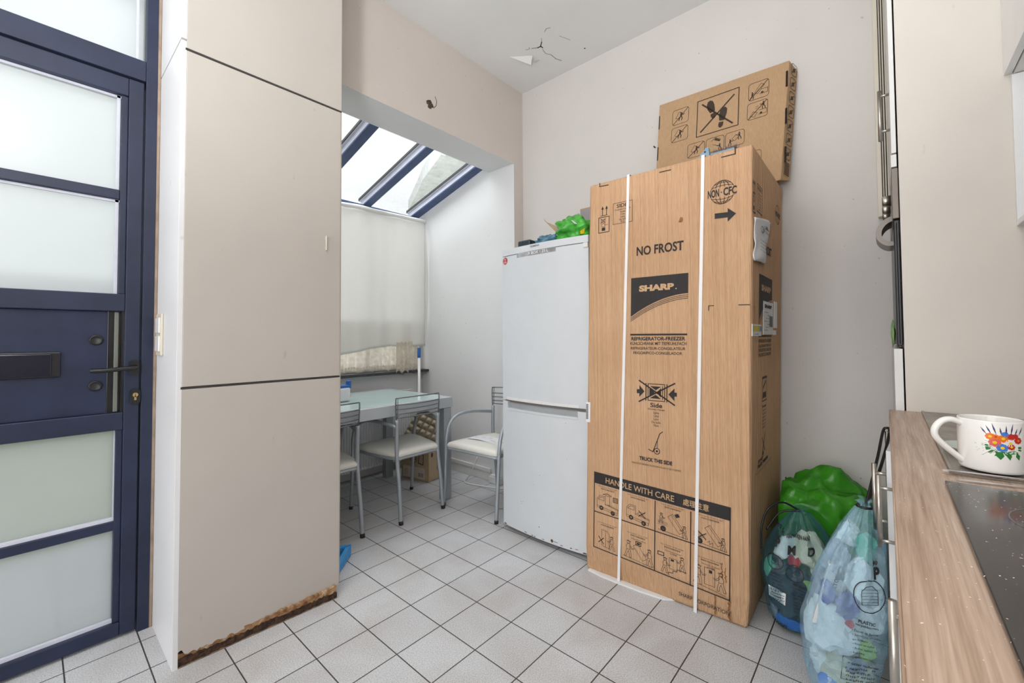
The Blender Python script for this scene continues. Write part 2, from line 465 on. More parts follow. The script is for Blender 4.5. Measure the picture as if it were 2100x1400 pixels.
class Ink:
    """flat printing on a surface; fn(a,b)->3D point"""
    def __init__(s, fn, mi=0): s.bm = BM(); s.fn = fn; s.mi = mi
    def face(s, pts, mi=None):
        try:
            f = s.bm.faces.new([s.bm.verts.new(s.fn(*p)) for p in pts]); f.material_index = s.mi if mi is None else mi
        except ValueError: pass
    def poly(s, pts, mi=None): s.face(pts, mi)
    def line(s, pts, w, mi=None, closed=False):
        if closed: pts = list(pts) + [pts[0]]
        for a, b in zip(pts[:-1], pts[1:]):
            a = V(a); b = V(b); d = b - a
            if d.length < 1e-7: continue
            d.normalize(); n = V((-d.y, d.x)) * w / 2; e = d * w * .35
            s.face([a - n - e, b - n + e, b + n + e, a + n - e], mi)
    def circ(s, c, r, w=None, mi=None, ry=None, n=28, a0=0, a1=2 * pi):
        ry = ry or r
        pts = [(c[0] + r * math.cos(a0 + (a1 - a0) * k / n), c[1] + ry * math.sin(a0 + (a1 - a0) * k / n)) for k in range(n + 1)]
        if w is None: s.face(pts[:-1] if a1 - a0 > 6 else pts, mi)
        else: s.line(pts, w, mi)
    def rrect(s, x0, x1, y0, y1, r, w, mi=None):
        pts = []
        for cx, cy, a in ((x1 - r, y1 - r, 0), (x0 + r, y1 - r, 90), (x0 + r, y0 + r, 180), (x1 - r, y0 + r, 270)):
            for k in range(5):
                t = math.radians(a + 22.5 * k); pts.append((cx + r * math.cos(t), cy + r * math.sin(t)))
        s.line(pts, w, mi, True)
    def rect(s, x0, x1, y0, y1, w=None, mi=None):
        if w is None: s.face([(x0, y0), (x1, y0), (x1, y1), (x0, y1)], mi)
        else: s.line([(x0, y0), (x1, y0), (x1, y1), (x0, y1)], w, mi, True)
    def text(s, body, x0, x1, y0, y1=None, mi=None, bold=0.0, align='L', rot=0.0):
        """fit to box x0..x1, y0..y1 (if x1 None keep aspect from height)"""
        vs, fs, a0, a1, b0, b1 = glyphs(body, bold)
        if y1 is None: sx = sy = (x1 - x0) / max(a1 - a0, 1e-6)
        else:
            sy = (y1 - y0) / max(b1 - b0, 1e-6); sx = sy if x1 is None else (x1 - x0) / max(a1 - a0, 1e-6)
        off = 0
        if align == 'C': off = -(a1 - a0) * sx / 2
        ca, sa = math.cos(rot), math.sin(rot); new = []
        for v in vs:
            lx, ly = (v[0] - a0) * sx + off, (v[1] - b0) * sy
            new.append(s.bm.verts.new(s.fn(x0 + lx * ca - ly * sa, y0 + lx * sa + ly * ca)))
        for f in fs:
            try: s.bm.faces.new([new[i] for i in f]).material_index = s.mi if mi is None else mi
            except ValueError: pass
    def scrib(s, x0, x1, y, h, seed=1, mi=None):
        """a line of print too small to read"""
        r = random.Random(seed * 77 + int(x0 * 1e4)); x = x0
        while x < x1:
            w = r.uniform(.5, 1.3) * h * .6
            if r.random() < .8: s.line([(x, y), (x + w * .2, y + h * r.uniform(.5, 1))], h * .22, mi); s.line([(x, y + h * r.random()), (x + w, y + h * r.random())], h * .2, mi)
            x += w * 1.3
    def man(s, x, y, h, d=1, w=.0012, solid=True, cap=False):
        """little pictogram worker; solid silhouette or outline"""
        def P(u, v): return (x + u * d * h, y + v * h)
        if solid:
            s.circ(P(.02, .9), h * .09)
            s.poly([P(-.08, .48), P(.12, .48), P(.14, .8), P(-.06, .8)])
            s.line([P(.1, .76), P(.3, .62), P(.42, .72)], h * .07)
            s.line([P(.0, .5), P(-.16, .25), P(-.2, .0)], h * .09); s.line([P(.06, .5), P(.16, .25), P(.1, .0)], h * .09)
        else:
            s.circ(P(.02, .88), h * .09, w)
            s.line([P(-.08, .93), P(.16, .93)], w * 1.5)
            s.line([P(-.04, .78), P(-.12, .6), P(-.08, .45), P(.12, .45), P(.12, .78)], w, None, True)
            s.line([P(.1, .74), P(.26, .56), P(.4, .6)], w); s.line([P(.08, .66), P(.22, .5), P(.38, .53)], w)
            s.line([P(-.08, .45), P(-.16, .22), P(-.24, .02), P(-.12, 0), P(-.06, .22), P(.02, .36), P(.08, .2), P(.1, 0), P(.2, 0), P(.18, .22), P(.12, .45)], w)
    def done(s, name, mats, parent=None):
        return link(name, s.bm, mats, parent)

def crumple(c, r, seed, squash=(1, 1, 1), sub=3, amp=.45, fr=2.2):
    bm = BM()
    bmesh.ops.create_icosphere(bm, subdivisions=sub, radius=1.0)
    o = V((seed * 3.1, seed * 1.7, seed * .9))
    for v in bm.verts:
        p = v.co.normalized()
        d = noise.noise(p * fr + o) * amp + noise.noise(p * fr * 2.7 + o) * amp * .5 + abs(noise.noise(p * fr * 5 + o)) * -amp * .35
        q = p * (1 + d)
        v.co = V(c) + V((q.x * squash[0], q.y * squash[1], q.z * squash[2])) * r
    return bm

# ------------------------------------------------------------------ setting
XA = 2.53      # wall behind the boxes
ZC = 3.09      # ceiling
YD = 2.268     # door wall
YR = -0.62     # kitchen wall
XB = -2.6      # wall behind the viewer
def struct(name, bm, mats, parent=None, smooth=False):
    o = link(name, bm, mats, parent, smooth)
    if parent is None: o['kind'] = 'structure'
    return o
bm = BM(); add_box(bm, XB - .1, XA + .1, YR - .1, 3.5, -.08, 0); struct('floor', bm, 'floor')
bm = BM(); add_box(bm, XB - .1, XA + .1, YR - .1, 2.4, ZC, ZC + .1); ceil = struct('ceiling', bm, 'ceiling')
bm = BM(); add_box(bm, XA, XA + .12, YR - .1, 2.156, 0, ZC); struct('wall_right', bm, 'walla')
bm = BM(); add_box(bm, XB, XA, YR - .1, YR, 0, ZC); struct('wall_kitchen', bm, 'walla')
# rear wall (behind the viewer) with an unseen window added to light the room
bm = BM()
add_box(bm, XB - .1, XB, YR, 2.4, 0, .15); add_box(bm, XB - .1, XB, YR, 2.4, 2.7, ZC)
add_box(bm, XB - .1, XB, YR, -.3, .15, 2.7); add_box(bm, XB - .1, XB, 2.0, 2.4, .15, 2.7)
struct('wall_rear', bm, 'walla')
wr = bpy.data.objects.new('added_rear_window', None); COL.objects.link(wr); wr['kind'] = 'structure'
bm = BM()
for a, b, c, d in ((-.3, 2.0, .15, .21), (-.3, 2.0, 2.64, 2.7), (-.3, -.24, .21, 2.64), (1.94, 2.0, .21, 2.64), (.82, .88, .21, 2.64)):
    add_box(bm, XB - .08, XB - .02, a, b, c, d, .004)
link('window_frame', bm, 'white', wr)
bm = BM(); add_box(bm, XB - .055, XB - .049, -.24, 1.94, .21, 2.64); link('window_pane', bm, 'clearglass', wr)
# wall with the opening (header + pier), wall behind the cupboard
bm = BM()
add_box(bm, .93, XA + .12, 2.156, 2.40, 2.497, ZC)
add_box(bm, 2.423, XA + .12, 2.156, 2.40, 0, 2.497)
struct('wall_opening', bm, 'wallwarm')
bm = BM(); add_box(bm, 2.4225, 2.4229, 2.156, 2.40, 0, 2.497); add_box(bm, .93, 2.4229, 2.1562, 2.3998, 2.4962, 2.4969)
struct('trim_1', bm, 'niche')
bm = BM()
add_box(bm, .34, .93, 2.27, 2.40, 0, ZC)
add_box(bm, XB, -.72, YD, 2.40, 0, ZC); add_box(bm, -.72, .34, YD, 2.40, 2.86, ZC)
struct('wall_left', bm, 'wallwarm')
# niche
bm = BM(); add_hexa(bm, [(2.425, 2.40, 0), (2.60, 2.40, 0), (2.60, 3.5, 0), (2.425, 3.5, 0), (2.425, 2.40, 2.635), (2.60, 2.40, 2.635), (2.60, 3.5, 2.342), (2.425, 3.5, 2.342)]); struct('wall_niche_right', bm, 'niche')
bm = BM(); add_hexa(bm, [(.70, 2.40, 0), (.80, 2.40, 0), (.80, 3.5, 0), (.70, 3.5, 0), (.70, 2.40, 2.635), (.80, 2.40, 2.635), (.80, 3.5, 2.342), (.70, 3.5, 2.342)]); struct('wall_niche_left', bm, 'niche')
YW = 3.34
bm = BM()
add_box(bm, .80, 2.425, YW, 3.5, 0, .855)
add_box(bm, 2.36, 2.425, YW, 3.5, .855, 2.27); add_box(bm, .80, .90, YW, 3.5, .855, 2.27)
struct('wall_niche_back', bm, 'niche')
bm = BM(); add_box(bm, .8, 2.44, 3.235, 3.49, .835, .858, .004); struct('trim_2', bm, 'darksill')
bm = BM()   # skirting in the niche
for z0, z1, y in ((0, .07, .012), (.07, .10, .02)):
    add_box(bm, 2.425 - y, 2.425, 2.42, YW, z0, z1, .003)
struct('baseboard_right', bm, 'white')
bm = BM(); add_box(bm, .8, 2.40, YW - .016, YW, 0, .10, .003); struct('baseboard_back', bm, 'white')
# niche window
w1 = bpy.data.objects.new('window_1', None); COL.objects.link(w1); w1['kind'] = 'structure'
bm = BM()
for a, b, c, d in ((.9, 2.36, .858, .91), (.9, 2.36, 2.2, 2.27), (.9, .95, .91, 2.2), (2.31, 2.36, .91, 2.2), (1.40, 1.45, .91, 2.2), (1.86, 1.92, .91, 2.2)):
    add_box(bm, a, b, YW + .05, YW + .11, c, d, .004)
link('window_frame', bm, 'white', w1)
bm = BM(); add_box(bm, .95, 2.31, YW + .078, YW + .084, .91, 2.2); link('window_pane', bm, 'clearglass', w1)
# roof glazing over the niche
SL = -0.2665
def roofz(y): return 2.53 + (y - 2.471) * SL
w2 = bpy.data.objects.new('window_2', None); COL.objects.link(w2); w2['kind'] = 'structure'
th = .075
bm = BM()
add_hexa(bm, [(.8, 2.40, roofz(2.40) + th), (2.42, 2.40, roofz(2.40) + th), (2.42, 3.5, roofz(3.5) + th), (.8, 3.5, roofz(3.5) + th),
              (.8, 2.40, roofz(2.40) + th + .006), (2.42, 2.40, roofz(2.40) + th + .006), (2.42, 3.5, roofz(3.5) + th + .006), (.8, 3.5, roofz(3.5) + th + .006)])
link('roof_pane', bm, 'dirtyglass', w2)
def bar(x0, x1, zo0, zo1, y0=2.40, y1=3.42):
    bm = BM()
    add_hexa(bm, [(x0, y0, roofz(y0) + zo0), (x1, y0, roofz(y0) + zo0), (x1, y1, roofz(y1) + zo0), (x0, y1, roofz(y1) + zo0),
                  (x0, y0, roofz(y0) + zo1), (x1, y0, roofz(y0) + zo1), (x1, y1, roofz(y1) + zo1), (x0, y1, roofz(y1) + zo1)])
    return bm
for x in (.95, 1.40, 1.845, 2.325):
    wd = .062 if x < 2.3 else .075
    b = link('glazing_bar', bar(x, x + wd, 0.012, .073), 'bluelight', w2)  # pale colour stands in for grazing light on the blue bar's sides
    link('bar_underside', bar(x - .001, x + wd + .003, 0, .012), 'bluecap', b)
    link('rubber_bead', bar(x - .022, x - .016, .055, .074), 'tile_g', b)
    link('bead_strip', bar(x - .016, x, .05, .074), 'bluelight', b)
bm = BM(); add_box(bm, .8, 2.425, 3.38, 3.42, 2.235, 2.30, .003); link('eaves_rail', bm, 'bluecap', w2)
bm = BM(); add_box(bm, .8, 2.425, 2.400, 2.43, 2.497, 2.64, .003); link('top_rail', bm, 'niche', w2)
# what stands outside, beyond the glass
bm = BM(); add_box(bm, -8, 8, 3.52, 16, -.12, -.06); add_box(bm, -8, .6, 2.42, 3.52, -.12, -.06)
M_g = M('lawn and paving', rgb(120, 140, 80), .9)
M_g.base(M_g.ramp(M_g.noise(1.5, 4), [(.35, rgb(112, 130, 60)), (.65, rgb(150, 158, 104))])); MAT['lawn'] = M_g.m
o = struct('ground', bm, 'lawn')
nb = BM()
pts = [(2.76, 3.47), (3.07, 4.22), (3.18, 4.42), (3.68, 5.41), (3.84, 5.57), (4.4, 5.6), (4.4, 3.2), (2.9, 3.2)]
add_prism(nb, pts, 3.10, 3.22, lambda a, b, d: V((a, b, d)))
add_prism(nb, [pts[0], pts[1], pts[2], pts[3], (pts[3][0] + .05, pts[3][1] + .03), (pts[2][0] + .06, pts[2][1]), (pts[1][0] + .06, pts[1][1]), (pts[0][0] + .06, pts[0][1])], 3.06, 3.10, lambda a, b, d: V((a, b, d)))
tag(link('lean_to_roof', nb, plain('weathered grey zinc', rgb(196, 200, 200), .7, var=.2, vs=12)), 'grey neighbouring roof edge seen through the last roof pane', 'roof')

# ceiling damage: paint flaps and cracks
cr = Ink(lambda a, b: V((a, b, ZC - .0012)))
def crack(pts, ws):
    P = [V(p) for p in pts]
    for i in range(len(P) - 1): cr.line([P[i], P[i + 1]], (ws[i] + ws[i + 1]) / 2)
crack([(2.10, 1.60), (2.085, 1.575), (2.095, 1.55)], [.001, .004, .002])
crack([(2.165, 1.76), (2.187, 1.725), (2.19, 1.70), (2.21, 1.70)], [.002, .005, .012, .002])
crack([(2.19, 1.705), (2.16, 1.67), (2.13, 1.65)], [.009, .003, .001])
crack([(2.15, 1.80), (2.16, 1.775), (2.145, 1.765)], [.002, .003, .001])
crack([(2.22, 1.71), (2.27, 1.72), (2.30, 1.70), (2.36, 1.70), (2.40, 1.68)], [.001, .003, .002, .004, .002])
crack([(2.19, 1.55), (2.24, 1.53), (2.27, 1.52)], [.001, .003, .001])
cr.circ((2.40, 1.49), .006, n=8)
cr.done('ceiling_crack', 'gap', ceil)
fb = BM()
for a, b, c, d in (((2.13, 1.93), (2.26, 1.845), (2.225, 1.80), .030), ((2.275, 1.84), (2.235, 1.80), (2.29, 1.79), .034)):
    v1 = fb.verts.new((a[0], a[1], ZC - .001)); v2 = fb.verts.new((b[0], b[1], ZC - d)); v3 = fb.verts.new((c[0], c[1], ZC - .001))
    fb.faces.new((v1, v2, v3))
rsz(link('peeling_paint', fb, 'ceiling', ceil), .0012)
# hole and crack in the header
hb = BM()
for i in range(7):
    c = (1.625 + random.uniform(-.02, .035), 2.1555, 2.62 + random.uniform(-.015, .035))
    hb2 = crumple(c, .010 + random.random() * .006, i, (1, .25, 1), 2)
    me = bpy.data.meshes.new('x'); hb2.to_mesh(me); hb.from_mesh(me); hb2.free(); bpy.data.meshes.remove(me)
add_tube(hb, [(1.655, 2.1558, 2.615), (1.675, 2.1558, 2.64), (1.68, 2.1558, 2.67), (1.665, 2.1558, 2.695)], .002, 5)
hole = link('plaster_hole', hb, plain('broken plaster', rgb(84, 66, 50), .9, var=.5, vs=60), bpy.data.objects['wall_opening'])
for y, z in ((1.066, 2.33), (.322, 2.38)):
    b = BM(); add_lathe(b, [(.0, -.02), (.004, -.02), (.004, 0)], (XA, y, z), 10, 0, 'X')
    tag(link('wall_nail', b, 'gap'), 'small dark nail in the wall ' + ('left of' if y > .7 else 'right of') + ' the flat cardboard box', 'nail')

# ------------------------------------------------------------------ blue front door
d1 = bpy.data.objects.new('door_1', None); COL.objects.link(d1); d1['kind'] = 'structure'
bm = BM()
y0, y1 = YD, YD + .08
add_box(bm, .292, .328, y0 - .006, y1, 0, 2.86, .002)
add_box(bm, -.72, -.684, y0 - .006, y1, 0, 2.86, .002)
add_box(bm, -.684, .292, y0 - .006, y1, 2.200, 2.283, .003)
add_box(bm, -.684, .292, y0 - .006, y1, 2.80, 2.86, .003)
link('door_frame', bm, 'door', d1)
bm = BM()
LX0, LX1 = -.680, .288
add_box(bm, .242, LX1, y0, y1 - .01, .012, 2.194, .003)     # stiles
add_box(bm, LX0, -.634, y0, y1 - .01, .012, 2.194, .003)
def rails(xa, xb):
    add_box(bm, xa, xb, y0 + .002, y1 - .012, 2.122, 2.194, .003)
    add_box(bm, xa, xb, y0 + .002, y1 - .012, 1.262, 1.330, .003)
    add_box(bm, xa, xb, y0 + .002, y1 - .012, .800, .868, .003)
    add_box(bm, xa, xb, y0 + .002, y1 - .012, .012, .062, .003)
rails(-.634, .242)
add_box(bm, .222, .242, y0 + .010, y1 - .02, .062, .80, .002); add_box(bm, .222, .242, y0 + .010, y1 - .02, 1.33, 2.122, .002)
add_box(bm, -.634, .222, y0 + .012, y1 - .02, 1.704, 1.742, .003)
add_box(bm, -.634, .232, y0 + .012, y1 - .02, .414, .450, .003)
leaf = link('door_leaf', bm, 'door', d1)
bm = BM()
for z0, z1, xb in ((.062, .414, .236), (.450, .80, .23), (1.33, 1.704, .222), (1.742, 2.122, .222)):
    add_box(bm, -.634, xb, y0 + .035, y0 + .041, z0, z1)
link('frosted_pane', bm, 'frost', d1)
bm = BM(); add_box(bm, -.684, .292, y0 + .035, y0 + .041, 2.283, 2.80); link('transom_pane', bm, 'frost', d1)
bm = BM()   # pale glazing beads
for z0, z1, xb in ((1.33, 1.704, .222), (1.742, 2.122, .222)):
    add_box(bm, -.634, xb, y0 + .024, y0 + .034, z1 - .010, z1 - .001); add_box(bm, xb - .012, xb - .002, y0 + .024, y0 + .034, z0, z1)
for z0, z1, xb in ((.062, .414, .232), (.45, .80, .226)):
    add_box(bm, -.634, xb, y0 + .020, y0 + .034, z0, z0 + .012); add_box(bm, xb - .007, xb, y0 + .024, y0 + .034, z0, z1)
add_box(bm, .262, .270, y0 + .020, y0 + .034, 2.283, 2.80); 
link('glazing_bead', bm, 'bluelight', d1)
bm = BM(); add_box(bm, -.634, .196, y0 + .020, y0 + .05, .868, 1.262, .002); link('lower_panel', bm, 'doorpanel', d1)
bm = BM(); add_box(bm, .198, .238, y0 + .03, y0 + .05, .868, 1.262); add_box(bm, .234, .240, y0 + .012, y0 + .03, .868, 1.262)
link('lock_recess', bm, 'black', d1)
bm = BM(); add_box(bm, .214, .227, y0 + .018, y0 + .032, .870, 1.260, .002); link('lock_strip', bm, plain('dull grey strip', rgb(120, 124, 116), .4, .5), d1)
ml = BM(); add_box(ml, -.25, .074, y0 + .006, y0 + .022, 1.018, 1.108, .004); mlo = link('mail_slot', ml, 'black', d1)
ml = BM(); add_box(ml, -.25, .052, y0 + .001, y0 + .007, 1.024, 1.102, .003); link('mail_flap', ml, plain('glossy black flap', rgb(14, 18, 36), .12), mlo)
for z in (1.150, .976):
    r = BM(); add_lathe(r, [(.0, -.004), (.014, -.004), (.018, -.006), (.020, 0), (.020, .004)], (.165, y0 + .018, z), 24, 0, 'Y'); link('screw_cap', r, 'black', d1, True)
# handle + rosette + cylinder
h = BM(); 
def oval(x, z, w, hh, d):
    P = []
    for k in range(24):
        a = 2 * pi * k / 24
        sx = math.copysign(1, math.cos(a)); 
        P.append((x + w * math.cos(a), z + (hh - w) * (1 if math.sin(a) > 0 else -1) * (1 if abs(math.sin(a)) > 1e-6 else 0) + w * math.sin(a)))
    add_prism(h, P, y0 - d, y0, lambda a, b, dd: V((a, dd, b)))
oval(.270, 1.04, .015, .030, .010)
ho = link('handle_rosette', h, 'black', d1)
h = BM(); add_tube(h, smooth_path([(.272, y0, 1.043), (.272, y0 - .035, 1.043), (.262, y0 - .052, 1.042), (.235, y0 - .055, 1.040), (.20, y0 - .055, 1.037), (.165, y0 - .052, 1.036), (.148, y0 - .045, 1.037)], 5), .0085, 12)
link('lever', h, 'black', ho, True)
h = BM(); oval(.275, .926, .016, .031, .010); lo = link('lock_plate', h, 'black', d1)
h = BM(); add_lathe(h, [(0, -.013), (.0085, -.013), (.0085, 0)], (.275, y0, .933), 18, 0, 'Y'); add_box(h, .2715, .2785, y0 - .013, y0, .912, .930, .001); link('cylinder', h, 'brass', lo)
h = BM(); add_box(h, .2743, .2757, y0 - .0138, y0 - .0128, .927, .938); link('keyhole', h, 'black', lo)
bm = BM(); add_box(bm, .328, .3375, YD - .004, YD + .05, 0, ZC); struct('trim_3', bm, plain('stained jamb plaster', rgb(160, 140, 122), .8, var=.25, vs=12))

# ------------------------------------------------------------------ tall built-in cupboard
cup = thing('tall_cupboard', 'full-height off-white built-in cupboard with rotten brown plinth beside the blue door', 'cupboard', (.635, 1.9, 0))
YC = 1.90
bm = BM(); add_box(bm, .338, .354, YC, 2.262, .0, 2.232, .001); add_box(bm, .338, .354, YC, 2.262, 2.240, ZC - .004, .001)
link('side_panel', bm, 'cupside', cup)
bm = BM(); add_box(bm, .914, .930, YC, 2.262, .05, ZC - .004, .001); add_box(bm, .354, .914, 2.25, 2.262, .05, ZC - .004)
add_box(bm, .340, .928, YC + .018, YC + .03, .05, ZC - .004); 
link('carcass', bm, plain('dull board', rgb(170, 160, 150), .7), cup)
bm = BM(); add_box(bm, .354, .929, YC - .001, YC + .017, 2.208, ZC - .004, .0015); link('upper_door', bm, 'cupboard', cup)
bm = BM(); add_box(bm, .354, .925, YC - .001, YC + .017, .981, 2.199, .0015); midd = link('middle_door', bm, 'cupboard', cup)
# lower door with a chipped bottom edge
bm = BM()
rnd = random.Random(3)
edge = []
x = .354
n = 64
for i in range(n + 1):
    xx = .354 + (.925 - .354) * i / n
    b = .040 - .012 * (i / n) + rnd.choice([0, 0, .004, -.004, .006]) * .8 + (.018 if i < 2 else 0)
    edge.append((xx, b))
add_prism(bm, edge + [(.925, .972), (.354, .972)], YC - .001, YC + .017, lambda a, b, d: V((a, d, b)))
link('lower_door', bm, 'cupboard', cup)
bm = BM(); add_box(bm, .350, .9255, YC - .0005, YC + .017, .9725, .9805); add_box(bm, .350, .929, YC - .0005, YC + .017, 2.1995, 2.2075)
link('shadow_gap', bm, 'gap', cup)  # dark strips paint the shade between the cupboard doors
bm = BM()
add_box(bm, .8555, .8615, YC - .010, YC - .004, 1.545, 1.610, .002); add_box(bm, .8555, .8615, YC - .008, YC, 1.553, 1.560); add_box(bm, .8555, .8615, YC - .008, YC, 1.595, 1.602)
link('door_handle', bm, 'cream', midd)
# plinth: tan torn fibreboard above, soaked dark below
def plinth(zlow, zhigh, yo, jag, name, mat, seed):
    rr = random.Random(seed); b = BM(); lo, hi = [], []
    for i in range(71):
        u = i / 70; xx = .352 + .553 * u
        lo.append((xx, zlow)); hi.append((xx, zhigh + rr.uniform(-jag, jag) + jag * 1.3 * noise.noise(V((u * 9, seed, 0)))))
    add_prism(b, lo + hi[::-1], 0, .03, lambda a, zz, d: V((a, YC + yo - .03 * (a - .352) / .553 + d, zz)))
    link(name, b, mat, cup)
m = M('soaked dark fibreboard', rgb(46, 30, 20), .85); m.base(m.ramp(m.noise(60, 4), [(.35, rgb(30, 18, 12)), (.7, rgb(84, 56, 36))])); m.bump(m.noise(90, 4), .9, .01); MAT['rot'] = m.m
m = M('torn tan fibreboard', rgb(150, 112, 76), .9); m.base(m.ramp(m.noise(38, 4), [(.3, rgb(112, 74, 46)), (.55, rgb(168, 130, 92)), (.75, rgb(206, 190, 168))])); m.bump(m.noise(70, 4), .8, .01); MAT['torn'] = m.m
plinth(0, .026, .004, .004, 'plinth_board', 'rot', 5)
plinth(.02, .046, .010, .004, 'torn_edge', 'torn', 9)
plinth(0, .0035, .0015, .0015, 'plinth_lip', plain('dirty lip', rgb(120, 104, 88), .9, var=.4, vs=40), 11)
# double light switch on the cupboard side
sw = thing('light_switch', 'cream double rocker light switch on the cupboard side by the blue door', 'light switch', (.338, 2.175, 1.17))
bm = BM(); add_box(bm, .329, .338, 2.130, 2.222, 1.088, 1.252, .003); link('switch_plate', bm, 'cream', sw)
for z in (1.206, 1.134):
    bm = BM(); add_box(bm, .324, .330, 2.142, 2.210, z - .030, z + .030, .002); link('rocker', bm, 'whitegloss', sw)

def dup(root, loc, rz, label):
    r = root.copy(); COL.objects.link(r); r.location = loc; r.rotation_euler = (0, 0, rz); r['label'] = label
    def rec(src, dst):
        for ch in list(src.children):
            c = ch.copy(); COL.objects.link(c); c.parent = dst; rec(ch, c)
    rec(root, r)
    return r

# ------------------------------------------------------------------ dining niche
# radiator
rad = thing('radiator', 'white ribbed panel radiator under the curtained niche window', 'radiator', (1.6, 3.29, .06))
bm = BM()
def radf(u, v):
    x = .95 + 1.30 * u; ph = (x * 42) % 1.0
    d = .010 * max(0, min(1, (abs(ph - .5) * 6 - .6)))
    e = 1 if .03 < v < .97 else 0
    return V((x, 3.262 + d * e, .075 + .605 * v))
add_grid(bm, 440, 30, radf)
o = link('front_panel', bm, 'whitegloss', rad)
bm = BM(); add_box(bm, .95, 2.25, 3.275, 3.285, .075, .68); add_box(bm, .95, 2.25, 3.315, 3.325, .075, .68)
add_box(bm, .945, .955, 3.26, 3.327, .07, .685); add_box(bm, 2.245, 2.255, 3.26, 3.327, .07, .685); link('back_panels', bm, 'white', rad)
bm = BM()
for i in range(100):
    x = .955 + 1.29 * i / 99; add_box(bm, x - .0035, x + .0035, 3.263, 3.325, .682, .688)
add_box(bm, .945, 2.255, 3.258, 3.266, .68, .692, .002); add_box(bm, .945, 2.255, 3.32, 3.328, .68, .692, .002); link('top_grille', bm, 'whitegloss', rad)
bm = BM(); add_tube(bm, [(1.05, 3.30, .08), (1.05, 3.30, 0)], .009, 8); add_tube(bm, [(2.15, 3.30, .08), (2.15, 3.30, 0)], .009, 8); link('pipe', bm, 'white', rad)

# curtains
def curt(name, x0, x1, z0f, z1f, y, amp, waves, mat, label, nu=170, nv=50, seed=0):
    bm = BM()
    def fn(u, v):
        x = x0 + (x1 - x0) * u; z = z0f(u) * (1 - v) + z1f(u) * v
        w = math.sin(u * waves * 2 * pi + 1.4 * noise.noise(V((u * 3, v * .6, seed)))) + .6 * noise.noise(V((u * 9, v * 1.2, seed + 3)))
        return V((x + .006 * noise.noise(V((u * 6, v * 3, seed))), y + amp * w * (1.15 - .5 * v), z))
    add_grid(bm, nu, nv, fn)
    o = link(name, bm, mat, None, True)
    rsz(o, .0015)
    return tag(o, label, 'curtain')
cz = curt('curtain', .92, 2.395, lambda u: 1.075 - .06 * max(0, 1 - abs(u - .45) * 4) * 1.0 if u < .7 else 1.075 + .004 * math.sin(u * 60),
          lambda u: 2.195 + .03 * u, 3.254, .014, 7, 'curtain', 'plain white cloth curtain covering most of the niche window')
bm = BM()
add_grid(bm, 120, 4, lambda u, v: V((.92 + 1.475 * u, 3.24 - .012 * math.sin(v * pi) + .004 * noise.noise(V((u * 14, v, 1))), 2.185 + .03 * u + .035 * v + .008 * noise.noise(V((u * 8, v * 2, 5))))))
rsz(link('curtain_hem', bm, 'curtain', cz, True), .002)
bm = BM(); add_tube(bm, [(.85, 3.262, 2.20), (2.41, 3.262, 2.232)], .005, 8); link('curtain_wire', bm, 'steel', cz)
# loose side edge of the cloth bulging along the wall
bm = BM()
add_grid(bm, 6, 40, lambda u, v: V((2.385 + (.030 * math.sin(v * pi) + .002) * u, 3.26 - .02 * u, 1.075 + (2.22 - 1.075) * v)))
rsz(link('curtain_edge', bm, 'curtain', cz, True), .001)
def lacebottom(u): return .862 + .012 * abs(math.sin(u * 26)) if u < .8 else .815 + .02 * abs(math.sin(u * 26))
lz = curt('lace_curtain', 1.20, 2.36, lacebottom, lambda u: 1.30, 3.304, .012, 15, 'lace', 'cream lace net curtain hanging below the white cloth to the sill', 260, 20, 4)
bm = BM()
for i in range(46):
    u = i / 45; x = 1.2 + 1.16 * u; z = lacebottom(u) + .035
    add_lathe(bm, [(.010, -.0008), (.010, .0008)], (x, 3.268 + .006 * math.sin(i), z), 12, 0, 'Y')
link('lace_scallop', bm, 'lace', lz)
hl = curt('lace_valance', 2.07, 2.235, lambda u: .838 + .03 * abs(math.sin(u * 9)), lambda u: 1.12, 3.222, .008, 4, 'lace', 'cream scalloped lace end hanging over the dark sill', 70, 16, 8)

# table
tb = thing('dining_table', 'silver framed dining table with pale green glass top', 'table', (1.37, 2.74, 0))
TX0, TX1, TY0, TY1, TZ = .82, 1.995, 2.385, 3.20, .722
bm = BM(); add_box(bm, TX0 + .05, TX1 - .05, TY0 + .05, TY1 - .05, TZ - .012, TZ - .001, .001); link('glass_top', bm, 'tableglass', tb)
bm = BM()
for a, b, c, d in ((TX0, TX1, TY0, TY0 + .05), (TX0, TX1, TY1 - .05, TY1), (TX0, TX0 + .05, TY0 + .05, TY1 - .05), (TX1 - .05, TX1, TY0 + .05, TY1 - .05)):
    add_box(bm, a, b, c, d, TZ - .072, TZ, .003)
link('apron', bm, 'silverlight', tb)
for a in (TX0 + .004, TX1 - .074):
    for b in (TY0 + .004, TY1 - .064):
        bm = BM(); add_box(bm, a, a + .066, b, b + .056, 0, TZ - .073, .003); link('leg', bm, 'silver', tb)
pk = thing('wipes_pack', 'white pack with blue flap top standing on the glass table near the cupboard', 'packet', (1.392, 2.79, TZ))
bm = BM(); add_box(bm, 1.34, 1.425, 2.76, 2.82, TZ, TZ + .10, .018, 0, 3); link('packet_body', bm, 'paper', pk, True)
bm = BM(); add_box(bm, 1.345, 1.43, 2.765, 2.815, TZ + .088, TZ + .112, .006); add_box(bm, 1.41, 1.432, 2.77, 2.81, TZ + .105, TZ + .14, .005); link('flap', bm, 'bluebright', pk)
ik = Ink(lambda a, b: V((1.425 + .0008, 2.815 - a, TZ + b)))
ik.scrib(.01, .05, .03, .015); ik.done('print', 'orange', pk)

